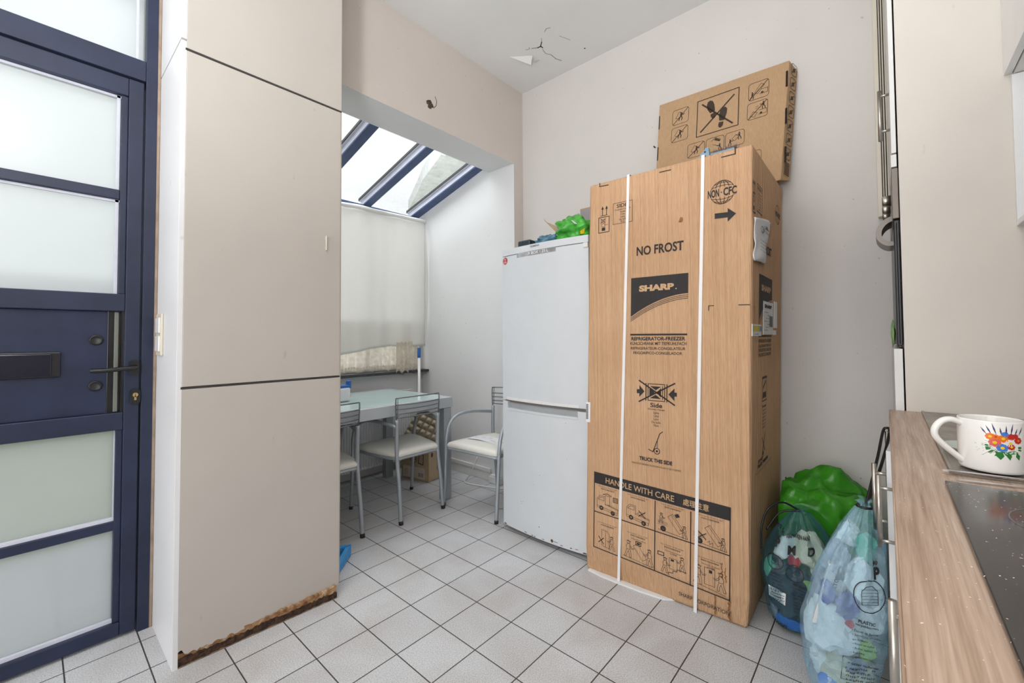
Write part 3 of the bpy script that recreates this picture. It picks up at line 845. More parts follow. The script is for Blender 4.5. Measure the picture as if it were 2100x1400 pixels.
# chairs (local space: faces +x)
def make_chair(loc, rz, label):
    c = thing('dining_chair', label, 'chair', loc, rz, 'wire-backed chairs around the glass table', local=True)
    for s in (-1, 1):
        # rear leg and back post
        bm = BM(); add_tube(bm, smooth_path([(-.235, .163 * s, .012), (-.215, .160 * s, .20), (-.190, .158 * s, .36), (-.182, .158 * s, .46), (-.186, .160 * s, .635)], 6), .0125, 10)
        leg = link('leg', bm, 'silver', c, True)
        bm = BM(); add_tube(bm, [(-.2385, .1633 * s, 0), (-.235, .163 * s, .022)], .0135, 10); link('foot_cap', bm, 'rubber', leg, True)
        # front leg running over into the armrest
        bm = BM(); add_tube(bm, smooth_path([(.235, .240 * s, .012), (.222, .240 * s, .20), (.212, .242 * s, .36), (.205, .244 * s, .47), (.170, .240 * s, .56), (.09, .226 * s, .605), (-.02, .200 * s, .612), (-.184, .165 * s, .590)], 6), .0115, 10)
        leg = link('leg', bm, 'silver', c, True)
        bm = BM(); add_tube(bm, [(.2365, .240 * s, 0), (.235, .240 * s, .020)], .0125, 10); link('foot_cap', bm, 'rubber', leg, True)
    bm = BM()
    P = [(.205, .215), (.215, .15), (.215, -.15), (.205, -.215), (.02, -.20), (-.172, -.158), (-.184, -.10), (-.184, .10), (-.172, .158), (.02, .20)]
    ring = smooth_path([(x, y, .388) for x, y in P] + [(P[0][0], P[0][1], .388)], 4)
    add_tube(bm, ring[:-1], .009, 8, closed=True)
    for s in (-1, 1): add_tube(bm, [(.20, .205 * s, .388), (.212, .242 * s, .385)], .008, 8)
    link('seat_frame', bm, 'silver', c, True)
    bm = BM(); NR = [(1.0, .396), (1.03, .404), (1.03, .418), (.985, .430), (.85, .437), (.5, .441), (.02, .442)]
    rings = []
    for k, z in NR: rings.append([bm.verts.new((.03 + (q.x - .03) * k, q.y * k, z)) for q in ring[:-1]])
    for A, B in zip(rings[:-1], rings[1:]):
        n = len(A)
        for i in range(n): bm.faces.new((A[i], A[(i + 1) % n], B[(i + 1) % n], B[i]))
    bm.faces.new(rings[0][::-1]); bm.faces.new(rings[-1])
    link('seat', bm, 'leather', c, True)
    for i, z in enumerate((.648, .672, .700, .728, .770)):
        bm = BM()
        bow = .030
        pts = [(-.186 - bow * (1 - (t / .168) ** 2), t, z + (.004 if i == 4 else 0) * (1 - (t / .168) ** 2)) for t in [(.168) * (-1 + 2 * k / 14) for k in range(15)]]
        add_tube(bm, pts, .0042, 8); link('back_wire', bm, 'wire', c, True)
    for s in (-1, 1):
        bm = BM(); add_tube(bm, smooth_path([(-.186, .160 * s, .61), (-.186, .165 * s, .65), (-.187, .169 * s, .72), (-.189, .168 * s, .772)], 4), .0042, 8)
        add_tube(bm, [(-.196, .160 * s, .645), (-.198, .162 * s, .705), (-.200, .161 * s, .771)], .003, 6); link('back_upright', bm, 'wire', c, True)
    return c
chA = make_chair((1.667, 2.525, 0), pi / 2, 'wire-backed cream-seated chair tucked under the long front side of the glass table, seen whole')
dup(chA, (1.105, 2.555, 0), pi / 2, 'wire-backed chair half hidden behind the white cupboard at the table')
dup(chA, (2.115, 2.10, 0), pi + .05, 'cream-seated armchair standing between the table leg and the white fridge with papers on it')
# leaflet on that chair
pp = BM()
add_grid(pp, 10, 4, lambda u, v: V((2.005 + .10 * v + .03 * u, 2.235 - .26 * u, .4445 + .004 * math.sin(u * 5) + .003 * v)))
lf = tag(rsz(link('leaflet', pp, 'paper'), .0015), 'white printed leaflet strip lying on the chair seat beside the fridge', 'paper')
ik = Ink(lambda a, b: V((2.025 + b, 2.22 - a, .4515 + .004 * math.sin(a / .26 * 5))))
for k in range(5): ik.scrib(.02 + .05 * k, .055 + .05 * k, .02 + .018 * (k % 3), .008, k)
ik.done('print', 'letters', lf)

# small carton with egg tray
hx = thing('carton', 'small tan detergent carton on the tiles behind the table leg', 'box', (2.078, 2.788, 0))
dl = V((-.20, .98, 0)).normalized(); dr = V((dl.y, -dl.x, 0))
B0 = V((2.078, 2.782, 0)); HH = .235
bm = BM()
wl, wr2 = .29, .19
pts = [B0, B0 + dr * wr2, B0 + dr * wr2 + dl * wl, B0 + dl * wl]
for a, b in ((0, 1), (1, 2), (2, 3), (3, 0)):
    A_, B_ = pts[a], pts[b]; nrm = V((-(B_ - A_).y, (B_ - A_).x, 0)).normalized() * .004
    add_hexa(bm, [A_, B_, B_ + nrm, A_ + nrm] + [q + V((0, 0, HH)) for q in (A_, B_, B_ + nrm, A_ + nrm)])
add_hexa(bm, [q + V((0, 0, .001)) for q in pts] + [q + V((0, 0, .005)) for q in pts])
link('carton_body', bm, 'card3', hx)
bm = BM(); a = pts[3]; f = V((-.05, -.03, .05))
add_hexa(bm, [pts[0] + V((0, 0, HH)), pts[3] + V((0, 0, HH)), pts[3] + V((.004, 0, HH)), pts[0] + V((.004, 0, HH)), pts[0] + V((-.04, 0, HH + .05)), pts[3] + V((-.04, 0, HH + .05)), pts[3] + V((-.036, 0, HH + .052)), pts[0] + V((-.036, 0, HH + .052))])
link('flap', bm, 'card3', hx)
ik = Ink(lambda a, b: B0 + dl * (wl - a) + V((0, 0, b)) - dr * .0012)
ik.circ((.135, .165), .034, .004, ry=.024); ik.text('Henkel', .108, .162, .158, .176, bold=.02)
ik.line([(.20, .235), (.185, .14), (.235, .13), (.24, .20), (.225, .235)], .006)
ik.rect(.02, .255, .015, .105, mi=1); ik.circ((.055, .06), .020, .003); ik.text('Dixan', .040, .07, .055, .066)
for k in range(4): ik.scrib(.095, .135, .03 + .015 * k, .007, k)
for k in range(12): ik.rect(.185 + .0045 * k, .1875 + .0045 * k, .03, .062)
ik.done('print', ['inkbrown', plain('pale print panel', rgb(214, 200, 184), .8)], hx)
ik = Ink(lambda a, b: B0 + dr * a + V((0, 0, b)) - dl * .0012)
ik.circ((.13, .09), .030, .003, ry=.022); ik.text('Henkel', .108, .152, .083, .099); ik.text('8', .03, .055, .19, .225, bold=.03)
ik.done('print', 'inkbrown', hx)
# egg tray
e1 = V((.78, -.60, .02)).normalized(); e2 = V((.22, .26, .94)).normalized(); e3 = e1.cross(e2)
ang = math.radians(-28); r1 = e1 * math.cos(ang) + e2 * math.sin(ang); r2 = -e1 * math.sin(ang) + e2 * math.cos(ang)
C0 = V((2.150, 2.925, .372))
bm = BM()
def trayf(u, v):
    a, b = (u - .5) * .29, (v - .5) * .29
    h = .022 * math.sin(u * 6 * pi) * math.sin(v * 6 * pi) if 0 else .016 * (abs(math.sin(u * 5.5 * pi)) ** .7 * abs(math.sin(v * 5.5 * pi)) ** .7) * 2 - .016
    return C0 + r1 * a + r2 * b + e3 * (h * 1.3)
add_grid(bm, 88, 88, trayf)
tag(rsz(link('egg_tray', bm, 'pulp', None, True), .002), 'grey pulp egg tray standing tilted inside the small carton', 'egg tray')

# broom
br = thing('broom', 'white broom handle with blue grip leaning in the niche corner', 'broom', (2.23, 3.12, 0))
top = V((2.310, 3.228, 1.058)); bot = V((2.262, 3.16, .03)); dd = (bot - top).normalized()
bm = BM(); add_tube(bm, [top + dd * .085, bot], .0125, 12); link('pole', bm, 'whitegloss', br, True)
bm = BM(); add_tube(bm, smooth_path([top, top + dd * .01, top + dd * .05, top + dd * .09], 3), [.008] + [.016] * 8 + [.0135], 12); link('grip', bm, 'bluebright', br, True)
bm = BM(); add_box(bm, 2.17, 2.40, 3.14, 3.19, .0, .05, .008); link('brush_head', bm, 'bluebright', br)
# dustpan
dp = thing('dustpan', 'blue plastic dustpan on the tiles peeping out from behind the cupboard', 'dustpan', (1.0, 2.12, 0))
bm = BM(); add_prism(bm, [(.945, 2.02), (.995, 2.045), (1.12, 2.165), (1.07, 2.20), (.945, 2.20)], .0, .006, lambda a, b, d: V((a, b, d + .02 * max(0, (b - 2.02) / .18))))
link('pan', bm, 'blueplastic', dp)
bm = BM(); add_prism(bm, [(.988, 2.045), (1.12, 2.168), (1.105, 2.182), (.975, 2.057)], 0, 1, lambda a, b, d: V((a, b, .004 + d * (.055 * (.5 + (b - 2.04) / .26)))))
add_prism(bm, [(1.07, 2.165), (1.12, 2.165), (1.06, 2.205), (.945, 2.205), (.945, 2.185)], 0, 1, lambda a, b, d: V((a, b, .015 + .05 * d)))
link('rim', bm, 'blueplastic', dp)
# socket block and cable
so = thing('socket_block', 'white socket block at the foot of the niche wall behind the armchair', 'socket', (2.405, 2.40, 0))
bm = BM(); add_box(bm, 2.380, 2.4195, 2.29, 2.41, .0, .055, .006); link('housing', bm, 'white', so)
bm = BM(); add_box(bm, 2.386, 2.4195, 2.30, 2.40, .055, .066, .003); link('cover', bm, 'whitegloss', so)
bm = BM(); add_tube(bm, smooth_path([(2.38, 2.46, .30), (2.34, 2.47, .23), (2.302, 2.49, .14), (2.285, 2.535, .05), (2.272, 2.565, .010), (2.253, 2.53, .006), (2.268, 2.45, .005), (2.288, 2.38, .005), (2.33, 2.26, .005), (2.40, 2.18, .006)], 6), .0055, 8)
tag(link('power_cable', bm, 'white', None, True), 'white cable looping over the tiles under the armchair', 'cable')
b = BM(); add_box(b, 1.245, 1.262, 2.598, 2.635, .0005, .003); tag(link('paper_scrap', b, 'paper'), 'tiny white paper scrap on the tiles under the table', 'scrap')

# ------------------------------------------------------------------ fridge
fr = thing('fridge_freezer', 'white two-door fridge freezer with rust chips and foil sticker left of the big carton', 'refrigerator', (2.15, 1.466, 0))
FY0, FY1 = 1.776, 1.160; FW = FY0 - FY1
def arc(s): return 1.882 - .024 * (1 - (2 * s / FW - 1) ** 2)
def fprism(bm, s0, s1, z0, z1, back, n=16, off=0.0, mi=0, bev=.004):
    P = [(arc(s0 + (s1 - s0) * i / n) + off, FY0 - (s0 + (s1 - s0) * i / n)) for i in range(n + 1)]
    P += [(back, P[-1][1]), (back, P[0][1])]
    add_prism(bm, P, z0, z1, lambda a, b, d: V((a, b, d)), mi)
bm = BM(); add_box(bm, 1.935, 2.48, FY1 + .002, FY0 - .002, .03, 1.662, .004); link('cabinet_body', bm, 'fridge', fr)
bm = BM(); fprism(bm, 0, FW, 1.642, 1.680, 2.48, off=-.002); link('top_panel', bm, 'fridge', fr)
bm = BM(); fprism(bm, 0, FW, .775, 1.6385, 1.930); ud = link('upper_door', bm, 'fridge', fr)
bm = BM(); fprism(bm, 0, FW, .028, .716, 1.930); fprism(bm, 0, .045, .716, .766, 1.930); fprism(bm, .545, FW, .716, .757, 1.930)
fprism(bm, .045, .545, .716, .728, 1.930, off=-.003); ldr = link('lower_door', bm, 'fridge', fr)
bm = BM(); fprism(bm, .045, .545, .728, .762, 1.930, off=.028); link('handle_recess', bm, plain('grey recess plastic', rgb(168, 170, 172), .5), ldr)
bm = BM(); fprism(bm, .04, .555, .7755, .790, 1.9, off=-.004); link('grip_strip', bm, 'white', ud)
bm = BM(); fprism(bm, .003, FW - .003, .7575, .7745, 1.92, off=.02); fprism(bm, .003, FW - .003, 1.6387, 1.6418, 1.92, off=.008); link('door_gasket', bm, plain('grey gasket', rgb(120, 118, 116), .7), fr)
bm = BM(); add_box(bm, 1.93, 2.47, FY1 + .02, FY0 - .02, .004, .03); link('base_pan', bm, 'gap', fr)
for y in (FY1 + .05, FY0 - .05):
    bm = BM(); add_lathe(bm, [(.018, 0), (.018, .03)], (1.95, y, 0), 16); link('foot', bm, 'black', fr)
fik = Ink(lambda a, b: V((arc(a) - .0012, FY0 - a, b)))
for k in range(10):
    s0 = .136 + .0286 * k; fik.rect(s0, s0 + .0286, 1.617, 1.644)
fik.done('foil_sticker', 'metalsticker', ud)
fik = Ink(lambda a, b: V((arc(a) - .0022, FY0 - a, b)))
fik.text('X BOX 1.25 L', .225, .372, 1.622, 1.639, bold=.01); fik.done('sticker_lettering', 'paper', ud)
fik = Ink(lambda a, b: V((arc(a) - .0045, FY0 - a, b))); fik.text('SIEMENS', .245, .312, 1.662, 1.672, bold=.01); fik.done('maker_lettering', 'letters', fr)
fik = Ink(lambda a, b: V((arc(a) - .0013, FY0 - a, b))); fik.circ((.030, 1.612), .021, ry=.0215); fik.done('round_sticker', 'redsticker', ud)
fik = Ink(lambda a, b: V((arc(a) - .0022, FY0 - a, b)))
fik.text('IN', .022, .036, 1.620, 1.6265, bold=.02); fik.text('TO', .024, .037, 1.609, 1.6155, bold=.02); fik.text('2020', .017, .043, 1.599, 1.606, bold=.02); fik.done('sticker_lettering', 'paper', ud)
bm = BM(); add_box(bm, 1.872, 1.90, FY1 - .0005, FY1 + .028, 1.615, 1.640, .002); link('hinge', bm, 'white', fr)
rr = random.Random(2)
fik = Ink(lambda a, b: V((arc(a) - .0011, FY0 - a, b)))
def blot(a, b, ra, rb): 
    n = 9; fik.face([(a + ra * (.6 + .5 * rr.random()) * math.cos(2 * pi * k / n), b + rb * (.6 + .5 * rr.random()) * math.sin(2 * pi * k / n)) for k in range(n)])
for a, b, ra, rb in ((.018, .034, .014, .004), (.292, .095, .005, .003), (.379, .045, .008, .009), (.19, .037, .014, .002), (.242, .034, .008, .003), (.26, .033, .006, .003), (.321, .036, .012, .002),
                     (.44, .038, .010, .002), (.497, .040, .009, .003), (.53, .042, .014, .002), (.578, .034, .016, .004), (.60, .036, .008, .006), (.155, .20, .002, .003), (.17, .205, .002, .002), (.16, .19, .002, .002),
                     (.474, .69, .002, .002), (.255, .32, .002, .002), (.30, .38, .002, .002), (.40, .045, .02, .0015), (.48, .50, .002, .002)): blot(a, b, ra, rb)
fik.done('rust_chips', 'rust', ldr)

# things on the fridge
g = crumple((2.00, 1.335, 1.760), .088, 4, (.9, 1.15, .86), 4, .5, 1.6)
for v in g.verts: v.co.z = max(v.co.z, 1.6825)
gb = tag(link('crisp_bag', g, 'greenfilm', None, True), 'crumpled bright green foil bag lying on top of the fridge', 'bag')
bvh_g = None
def bvh_of(o):
    dg = bpy.context.evaluated_depsgraph_get(); dg.update()
    return BVHTree.FromObject(o, dg)
def wrapfn(o, org, right, up, off=.002):
    """project (a,b) along right x up on to the surface of o"""
    t = bvh_of(o); right = V(right).normalized(); up = V(up).normalized(); n = right.cross(up)
    last = [V(org)]
    def fn(a, b):
        p = V(org) + right * a + up * b + n * .6
        h = t.ray_cast(p, -n)
        if h[0] is not None: last[0] = h[0]; return h[0] + n * off
        q = V(org) + right * a + up * b; return q + n * (n.dot(last[0] - q) + off)
    return fn
ik = Ink(wrapfn(gb, (2.0, 1.40, 1.70), (0, -1, 0), (0, 0, 1)))
ik.poly([(.055, .11), (.10, .095), (.125, .07), (.10, .075), (.08, .09)], 0); ik.poly([(.115, .01), (.15, .02), (.165, .045), (.14, .035)], 1); ik.poly([(-.02, .05), (.01, .035), (.012, .05)], 2)
ik.done('print', ['paper', 'yellow', 'red'], gb)
ct = thing('open_carton', 'small open carton with raised flaps behind the green bag on the fridge', 'box', (2.2, 1.42, 1.68))
bm = BM()
for a, b, c, d in ((2.12, 2.34, 1.28, 1.284), (2.12, 2.34, 1.53, 1.534), (2.12, 2.124, 1.284, 1.53), (2.336, 2.34, 1.284, 1.53)): add_box(bm, a, b, c, d, 1.681, 1.79)
add_box(bm, 2.12, 2.34, 1.28, 1.534, 1.6805, 1.684); link('carton_body', bm, 'card3', ct)
bm = BM(); add_hexa(bm, [(2.12, 1.53, 1.79), (2.12, 1.44, 1.79), (2.124, 1.44, 1.79), (2.124, 1.53, 1.79), (2.07, 1.60, 1.885), (2.07, 1.585, 1.865), (2.074, 1.585, 1.865), (2.074, 1.60, 1.885)]); link('flap', bm, 'card3', ct)
bm = BM(); add_box(bm, 2.336, 2.340, 1.37, 1.50, 1.79, 1.985, .003); link('flap', bm, 'card2', ct)
bm = BM(); add_box(bm, 2.332, 2.3355, 1.382, 1.495, 1.80, 1.975); link('flap_lining', bm, plain('grey board lining', rgb(150, 144, 148), .8), ct)
bm = BM(); add_box(bm, 1.90, 2.0, 1.57, 1.665, 1.6815, 1.725, .008, 0, 2); dk = tag(link('dark_packet', bm, 'darkpack'), 'small black packet at the left front corner of the fridge top', 'packet')
g = crumple((1.985, 1.485, 1.712), .060, 9, (1.1, 1.5, .55), 4, .5, 2.4)
for v in g.verts: v.co.z = max(v.co.z, 1.6825); v.co.y = max(min(v.co.y, 1.568), 1.415)
tag(link('blue_packet', g, 'bluepack', None, True), 'crumpled grey-blue plastic packet between the black packet and the green bag', 'packet')
bm = BM(); add_hexa(bm, [(2.03, 1.66, 1.681), (2.05, 1.43, 1.681), (2.11, 1.43, 1.681), (2.09, 1.66, 1.681), (2.03, 1.66, 1.735), (2.05, 1.43, 1.765), (2.11, 1.43, 1.765), (2.09, 1.66, 1.735)], bev=.003)
tag(link('grey_box', bm, plain('grey flat packaging', rgb(176, 170, 164), .6, var=.1)), 'flat pale grey pack behind the blue packet on the fridge', 'box')

# ------------------------------------------------------------------ big fridge carton
BB = V((1.803, 1.152, 0)); BR = V((.027, -.7265, 0)).normalized(); BU = V((0, -.0265, 1)); BD = V((1, .010, 0)).normalized()
BW, BH, BDp = .727, 1.902, .66
def F(a, b, off=.0013): return BB + BR * a + BU * b - BD * off + V((0, 0, 0))
def SD(a, b, off=.0013): return BB + BR * (BW + off) + BD * a + BU * b
bx = thing('fridge_carton', 'tall strapped cardboard appliance carton standing right of the white fridge', 'box', (2.1, .8, 0))
bm = BM()
vs0 = add_box(bm, 0, BDp, 0, BW, 0, BH, .012, 0, 3)
bmesh.ops.subdivide_edges(bm, edges=[e for e in bm.edges if e.calc_length() > .3], cuts=16, use_grid_fill=True)
for v in bm.verts:
    d, s, z = v.co
    if z < .10: 
        k = (1 - z / .10) ** 2 * .016; d += k * (1 if d < .2 else 0) ; s -= k * (1 if s > BW - .1 else 0) * .8
    if z < .006: z = .001
    q = BB + BR * s + BD * d + BU * z; v.co = q
link('carton_body', bm, 'card', bx)
def strapf(sc, wd, name='strap'):
    b = BM()
    P = [(z, sc(z)) for z in [BH * i / 24 for i in range(25)]]
    A = [[b.verts.new(F(s + e * wd, z, .0025)) for e in (-.5, .5)] for z, s in P]
    for i in range(24): b.faces.new((A[i][0], A[i][1], A[i + 1][1], A[i + 1][0]))
    top = [b.verts.new(BB + BR * (P[-1][1] + e * wd) + BD * .30 + BU * (BH + .003)) for e in (-.5, .5)]
    t0 = [b.verts.new(F(P[-1][1] + e * wd, BH + .003, .0025)) for e in (-.5, .5)]
    b.faces.new((A[-1][0], A[-1][1], t0[1], t0[0])); b.faces.new((t0[0], t0[1], top[1], top[0]))
    o = link(name, b, 'strapwhite', bx); rsz(o, .0012)
strapf(lambda z: .180 + .028 * (z / BH), .0135)
strapf(lambda z: .525 + .016 * (z / BH), .0135)
# white foam sheet under the carton
bm = BM(); add_prism(bm, [(1.84, 1.135), (1.803, 1.135), (1.794, 1.06), (1.794, .97), (1.800, .86), (1.812, .76), (1.84, .72)], .0006, .008, lambda a, b, d: V((a, b, d))); link('foam_sheet', bm, 'whitegloss', bx)

ik = Ink(lambda a, b: F(a, b))
L = ik.line; W = .0042
L([(.058, 1.90), (.058, 1.883), (.105, 1.881)], .004); L([(.356, 1.879), (.406, 1.878)], .004); L([(.613, 1.877), (.664, 1.877), (.664, 1.90)], .004)
for x in (.075, .0965):
    L([(x, 1.739), (x, 1.772)], .003); ik.poly([(x - .0065, 1.767), (x + .0065, 1.767), (x, 1.783)])
L([(.065, 1.737), (.101, 1.737)], .0025)
ik.rect(.055, .111, 1.655, 1.729, .003); L([(.066, 1.722), (.092, 1.700)], .002); L([(.066, 1.700), (.092, 1.722)], .002); ik.rect(.069, .089, 1.704, 1.718, .0015)
ik.rect(.072, .088, 1.682, 1.697, .0015); ik.text('max', .09, .105, 1.688, 1.692); ik.rect(.072, .090, 1.663, 1.678)
ik.rect(.132, .229, 1.684, 1.783, .0017); ik.text('SIDE', .150, .204, 1.7595, 1.7765, bold=.01)
for t, z, w in (('Боковая сторона', 1.746, .078), ('Seite', 1.735, .026), ('Côté', 1.723, .022), ('Lato', 1.711, .022), ('De lado', 1.699, .036), ('Πλάι', 1.688, .022)):
    ik.text(t, .181 - w / 2, .181 + w / 2, z, z + .008)
# globe mark
gx, gz, gr, grz = .617, 1.7335, .045, .0475
def arcs(c, rx, rz, a0, a1): ik.circ(c, rx, .0022, None, rz, 22, math.radians(a0), math.radians(a1))
for a0, a1 in ((22, 158), (202, 338)):
    arcs((gx, gz), gr, grz, a0, a1)
    for rx in (.028, .010):
        b0 = {.028: 26, .010: 26}[rx]
        arcs((gx, gz), rx, grz, b0, 180 - b0) if a0 < 100 else arcs((gx, gz), rx, grz, 180 + b0, 360 - b0)
for dz, hw in ((.034, .030), (.022, .039), (-.034, .030), (-.022, .039)):
    sgn = 1 if dz > 0 else -1
    ik.line([(gx + hw * t / 6, gz + dz + sgn * .006 * (1 - (t / 6) ** 2)) for t in range(-6, 7)], .0018)
ik.text('NON', .561, .605, gz - .0165, gz + .0165, bold=.03); ik.circ((.6135, gz), .0025); ik.text('CFC', .621, .671, gz - .0165, gz + .0165, bold=.03)
ik.poly([(.589, 1.629), (.638, 1.627), (.638, 1.609), (.669, 1.637), (.638, 1.664), (.638, 1.648), (.589, 1.651)])
ik.text('NO FROST', .252, .464, 1.518, 1.560, bold=.025)
# brand block with swoosh
sw_ = lambda t: (.227 + .258 * t, 1.240 + .092 * (1 - (1 - t) ** 1.9))
ik.poly([(.227, 1.418), (.227, 1.240)] + [sw_(t / 16) for t in range(17)] + [(.485, 1.418)])
for k in range(1, 4):
    ik.line([(sw_(t / 16)[0], sw_(t / 16)[1] - .0072 * k) for t in range(17)], .0022)
ik.line([(.568, 1.254), (.568, 1.273), (.588, 1.273)], .003); ik.line([(.681, 1.271), (.72, 1.270)], .0032)
L([(.228, 1.157), (.480, 1.156)], .0075)
ik.text('REFRIGERATOR-FREEZER', .231, .475, 1.130, 1.1465, bold=.03); ik.text('KÜHLSCHRANK MIT TIEFKÜHLFACH', .226, .480, 1.1095, 1.127, bold=.008)
ik.text('REFRIGERATEUR-CONGELATEUR', .229, .476, 1.0885, 1.101, bold=.008); ik.text('FRIGORIFICO-CONGELADOR', .241, .462, 1.068, 1.080, bold=.008)
# crossed clamp mark
L([(.271, .948), (.432, .850)], .006); L([(.271, .853), (.432, .944)], .006)
for x in (.303, .398): L([(x, .861), (x, .937)], .004)
ik.rect(.313, .388, .862, .936, .003); 
ik.poly([(.322, .926), (.348, .909), (.372, .926)]); ik.poly([(.322, .872), (.348, .889), (.372, .872)]); ik.poly([(.319, .920), (.344, .899), (.319, .878)]); ik.poly([(.372, .920), (.353, .899), (.372, .878)]); L([(.379, .870), (.379, .928)], .003)
ik.poly([(.260, .908), (.272, .908), (.272, .927), (.296, .900), (.272, .874), (.272, .890), (.260, .890)])
ik.poly([(.441, .905), (.431, .905), (.431, .923), (.405, .895), (.431, .868), (.431, .888), (.441, .888)])
ik.text('Side', .324, .378, .832, .852, bold=.02)
for t, z, w in (('Боковая сторона', .818, .076), ('Seite', .804, .026), ('Côté', .790, .024), ('Lato', .776, .022), ('De lado', .762, .040), ('Πλάι', .748, .024)):
    ik.text(t, .351 - w / 2, .351 + w / 2, z, z + .010)
L([(.381, .729), (.368, .718), (.338, .635), (.318, .643)], .0035); L([(.358, .690), (.357, .652)], .0025)
ik.circ((.356, .640), .0125, .003); ik.circ((.356, .640), .005)
ik.text('TRUCK THIS SIDE', .275, .424, .5885, .606, bold=.04); ik.text('ТРАНСПОРТИРОВКЕ РАСПОЛАГАТЬ НА ЭТОЙ СТОРОНЕ', .237, .462, .568, .577)
# handle-with-care table (slightly falling to the right)
def T(x, z): return (x, z - .040 * (x - .046) / .61)
def tl(x0, z0, x1, z1, w=.0042): L([T(x0, z0), T(x1, z1)], w)
ik.poly([T(.045, .492), T(.658, .506), T(.658, .452), T(.045, .438)])
T2 = lambda x, z: T(x, z + .014 * (x - .046) / .61)
tl(.047, .492, .047, .129); tl(.656, .50, .656, .136); tl(.047, .301, .656, .314); tl(.047, .129, .656, .137)
for x in (.189, .350, .504): tl(x, .44, x, .133)
def rel(cx, cz):
    """frame of one pictogram cell"""
    return lambda u, v: T2(cx + u, cz + v)
def with_fn(fn2, body):
    old = ik.fn; ik.fn = lambda a, b: old(*fn2(a, b)); body(); ik.fn = old
cells = [(.118, .305), (.270, .305), (.427, .305), (.580, .305), (.118, .133), (.270, .133), (.427, .133), (.580, .133)]
def head(two=False):
    ik.text('Use properly. Keep upright', -.05, .05, .121, .126); ik.text('請使用吊機處理搬運', -.035, .035, .111, .117)
    if two: ik.text('Horizontal movement', -.03, .04, .098, .103); ik.text('水平移動', -.01, .02, .089, .095)
def truck(cross):
    def f():
        head(); w = .0014
        ik.line([(-.055, .030), (-.055, .062), (-.04, .080), (-.012, .080), (-.012, .040)], w); ik.line([(-.055, .03), (.052, .018), (.055, .036), (.0, .046)], w); ik.line([(-.012, .044), (.054, .032)], w)
        ik.line([(-.05, .06), (-.035, .074), (-.018, .074), (-.018, .058)], w, None, True); ik.line([(-.055, .03), (-.055, .022), (.05, .008), (.052, .018)], w)
        for x, z in ((-.032, .022), (.028, .012)): ik.circ((x, z), .0105); ik.circ((x, z), .005, mi=1)
        if cross: ik.line([(.005, .062), (.035, .036)], .0035); ik.line([(.005, .038), (.035, .062)], .0035); ik.line([(-.005, .046), (.01, .058), (.03, .056)], w)
        else:
            ik.rect(-.012, .012, .042, .086, w); ik.line([(-.024, .088), (.0, .096), (.02, .088)], w * 2); ik.rect(.030, .052, .066, .086, w * 2); ik.line([(.036, .07), (.036, .082)], w * 2); ik.line([(.044, .07), (.044, .082)], w * 2)
    return f
def unload(cross):
    def f():
        head(); w = .0014
        ik.line([(-.02, .075), (.03, .015), (.052, .030), (.0, .092)], w, None, True); ik.line([(-.005, .085), (.045, .026)], w)
        ik.line([(-.062, .010), (.062, -.008) if 0 else (.065, .004)], w * 1.2); ik.circ((-.040, .018), .012); ik.circ((-.040, .018), .0055, mi=1)
        for k in range(3): ik.line([(-.065, .034 + .007 * k), (-.02, .034 + .006 * k)], w * .7)
        ik.man(.052, .004, .052, -1, w, False)
        if not cross: ik.man(-.050, .040, .045, 1, w, False); ik.poly([(.008, .092), (.024, .100), (.032, .088), (.016, .080)])
        else: ik.line([(-.045, .055), (-.015, .028)], .0035); ik.line([(-.045, .03), (-.015, .053)], .0035); ik.line([(-.01, .02), (.0, .028), (.0, .014), (.012, .024), (.012, .010)], w)
    return f
def push():
    head(); w = .0014; ik.line([(-.028, .02), (-.028, .092), (.0, .090), (.012, .078), (.012, .012), (-.018, .014)], w, None, True); ik.line([(-.008, .09), (-.008, .014)], w); ik.man(.026, .008, .066, -1, w, False)
    ik.line([(-.045, .055), (-.018, .025)], .0035); ik.line([(-.045, .027), (-.018, .053)], .0035)
def carry():
    head(True); w = .0014; ik.line([(-.02, .068), (.024, .014), (.044, .028), (.0, .082)], w, None, True); ik.man(-.045, .010, .078, 1, w, False); ik.man(.058, .004, .074, -1, w, False); ik.line([(-.07, .010), (.07, .002)], w); ik.rect(-.008, .016, .076, .092, .003); ik.rect(-.003, .011, .080, .088)
def stairs():
    head(True); w = .0014; ik.rect(-.012, .022, .028, .074, w); ik.man(-.032, .004, .066, 1, w, False); ik.man(.044, .030, .064, -1, w, False); ik.line([(-.015, .0), (-.015, .010), (.004, .012), (.004, .022), (.022, .024), (.022, .034), (.06, .034)], w * 1.6); ik.rect(-.062, -.036, .072, .086, .003); ik.rect(-.005, .008, .062, .070)
def carry2():
    head(True); w = .0014; ik.rect(-.020, .020, .020, .088, w); ik.man(-.045, .012, .080, 1, w, False); ik.man(.045, .010, .078, -1, w, False); ik.line([(-.06, .012), (.06, .0)], w); ik.rect(-.002, .010, .070, .082)
for (cx, cz), fn_ in zip(cells, (truck(False), truck(True), unload(False), unload(True), push, carry, stairs, carry2)):
    with_fn(rel(cx, cz), fn_)
def T3(a, b): return (a, b - .0425 * (a - .108) / .61 * 1.0)
with_fn(lambda a, b: (a, b - .026 * (a - .108) / .61), lambda: (ik.text('SHARP CORPORATION', .457, .656, .060, .076, bold=.005)))
# strokes of stain
big = ik.done('print', ['ink', 'kraft'], bx)
ik = Ink(lambda a, b: F(a, b, .0022)); ik.text('SHARP', .266, .425, 1.352, 1.381, bold=.06); ik.circ((.434, 1.355), .003)
with_fn(lambda a, b: (a, b - .026 * (a - .108) / .61), lambda: (ik.text('HANDLE WITH CARE', .108, .434, .448, .475, bold=.008), ik.text('處理注意', .471, .576, .447, .476, bold=.01)))
ik.done('reversed_lettering', 'kraft', bx)
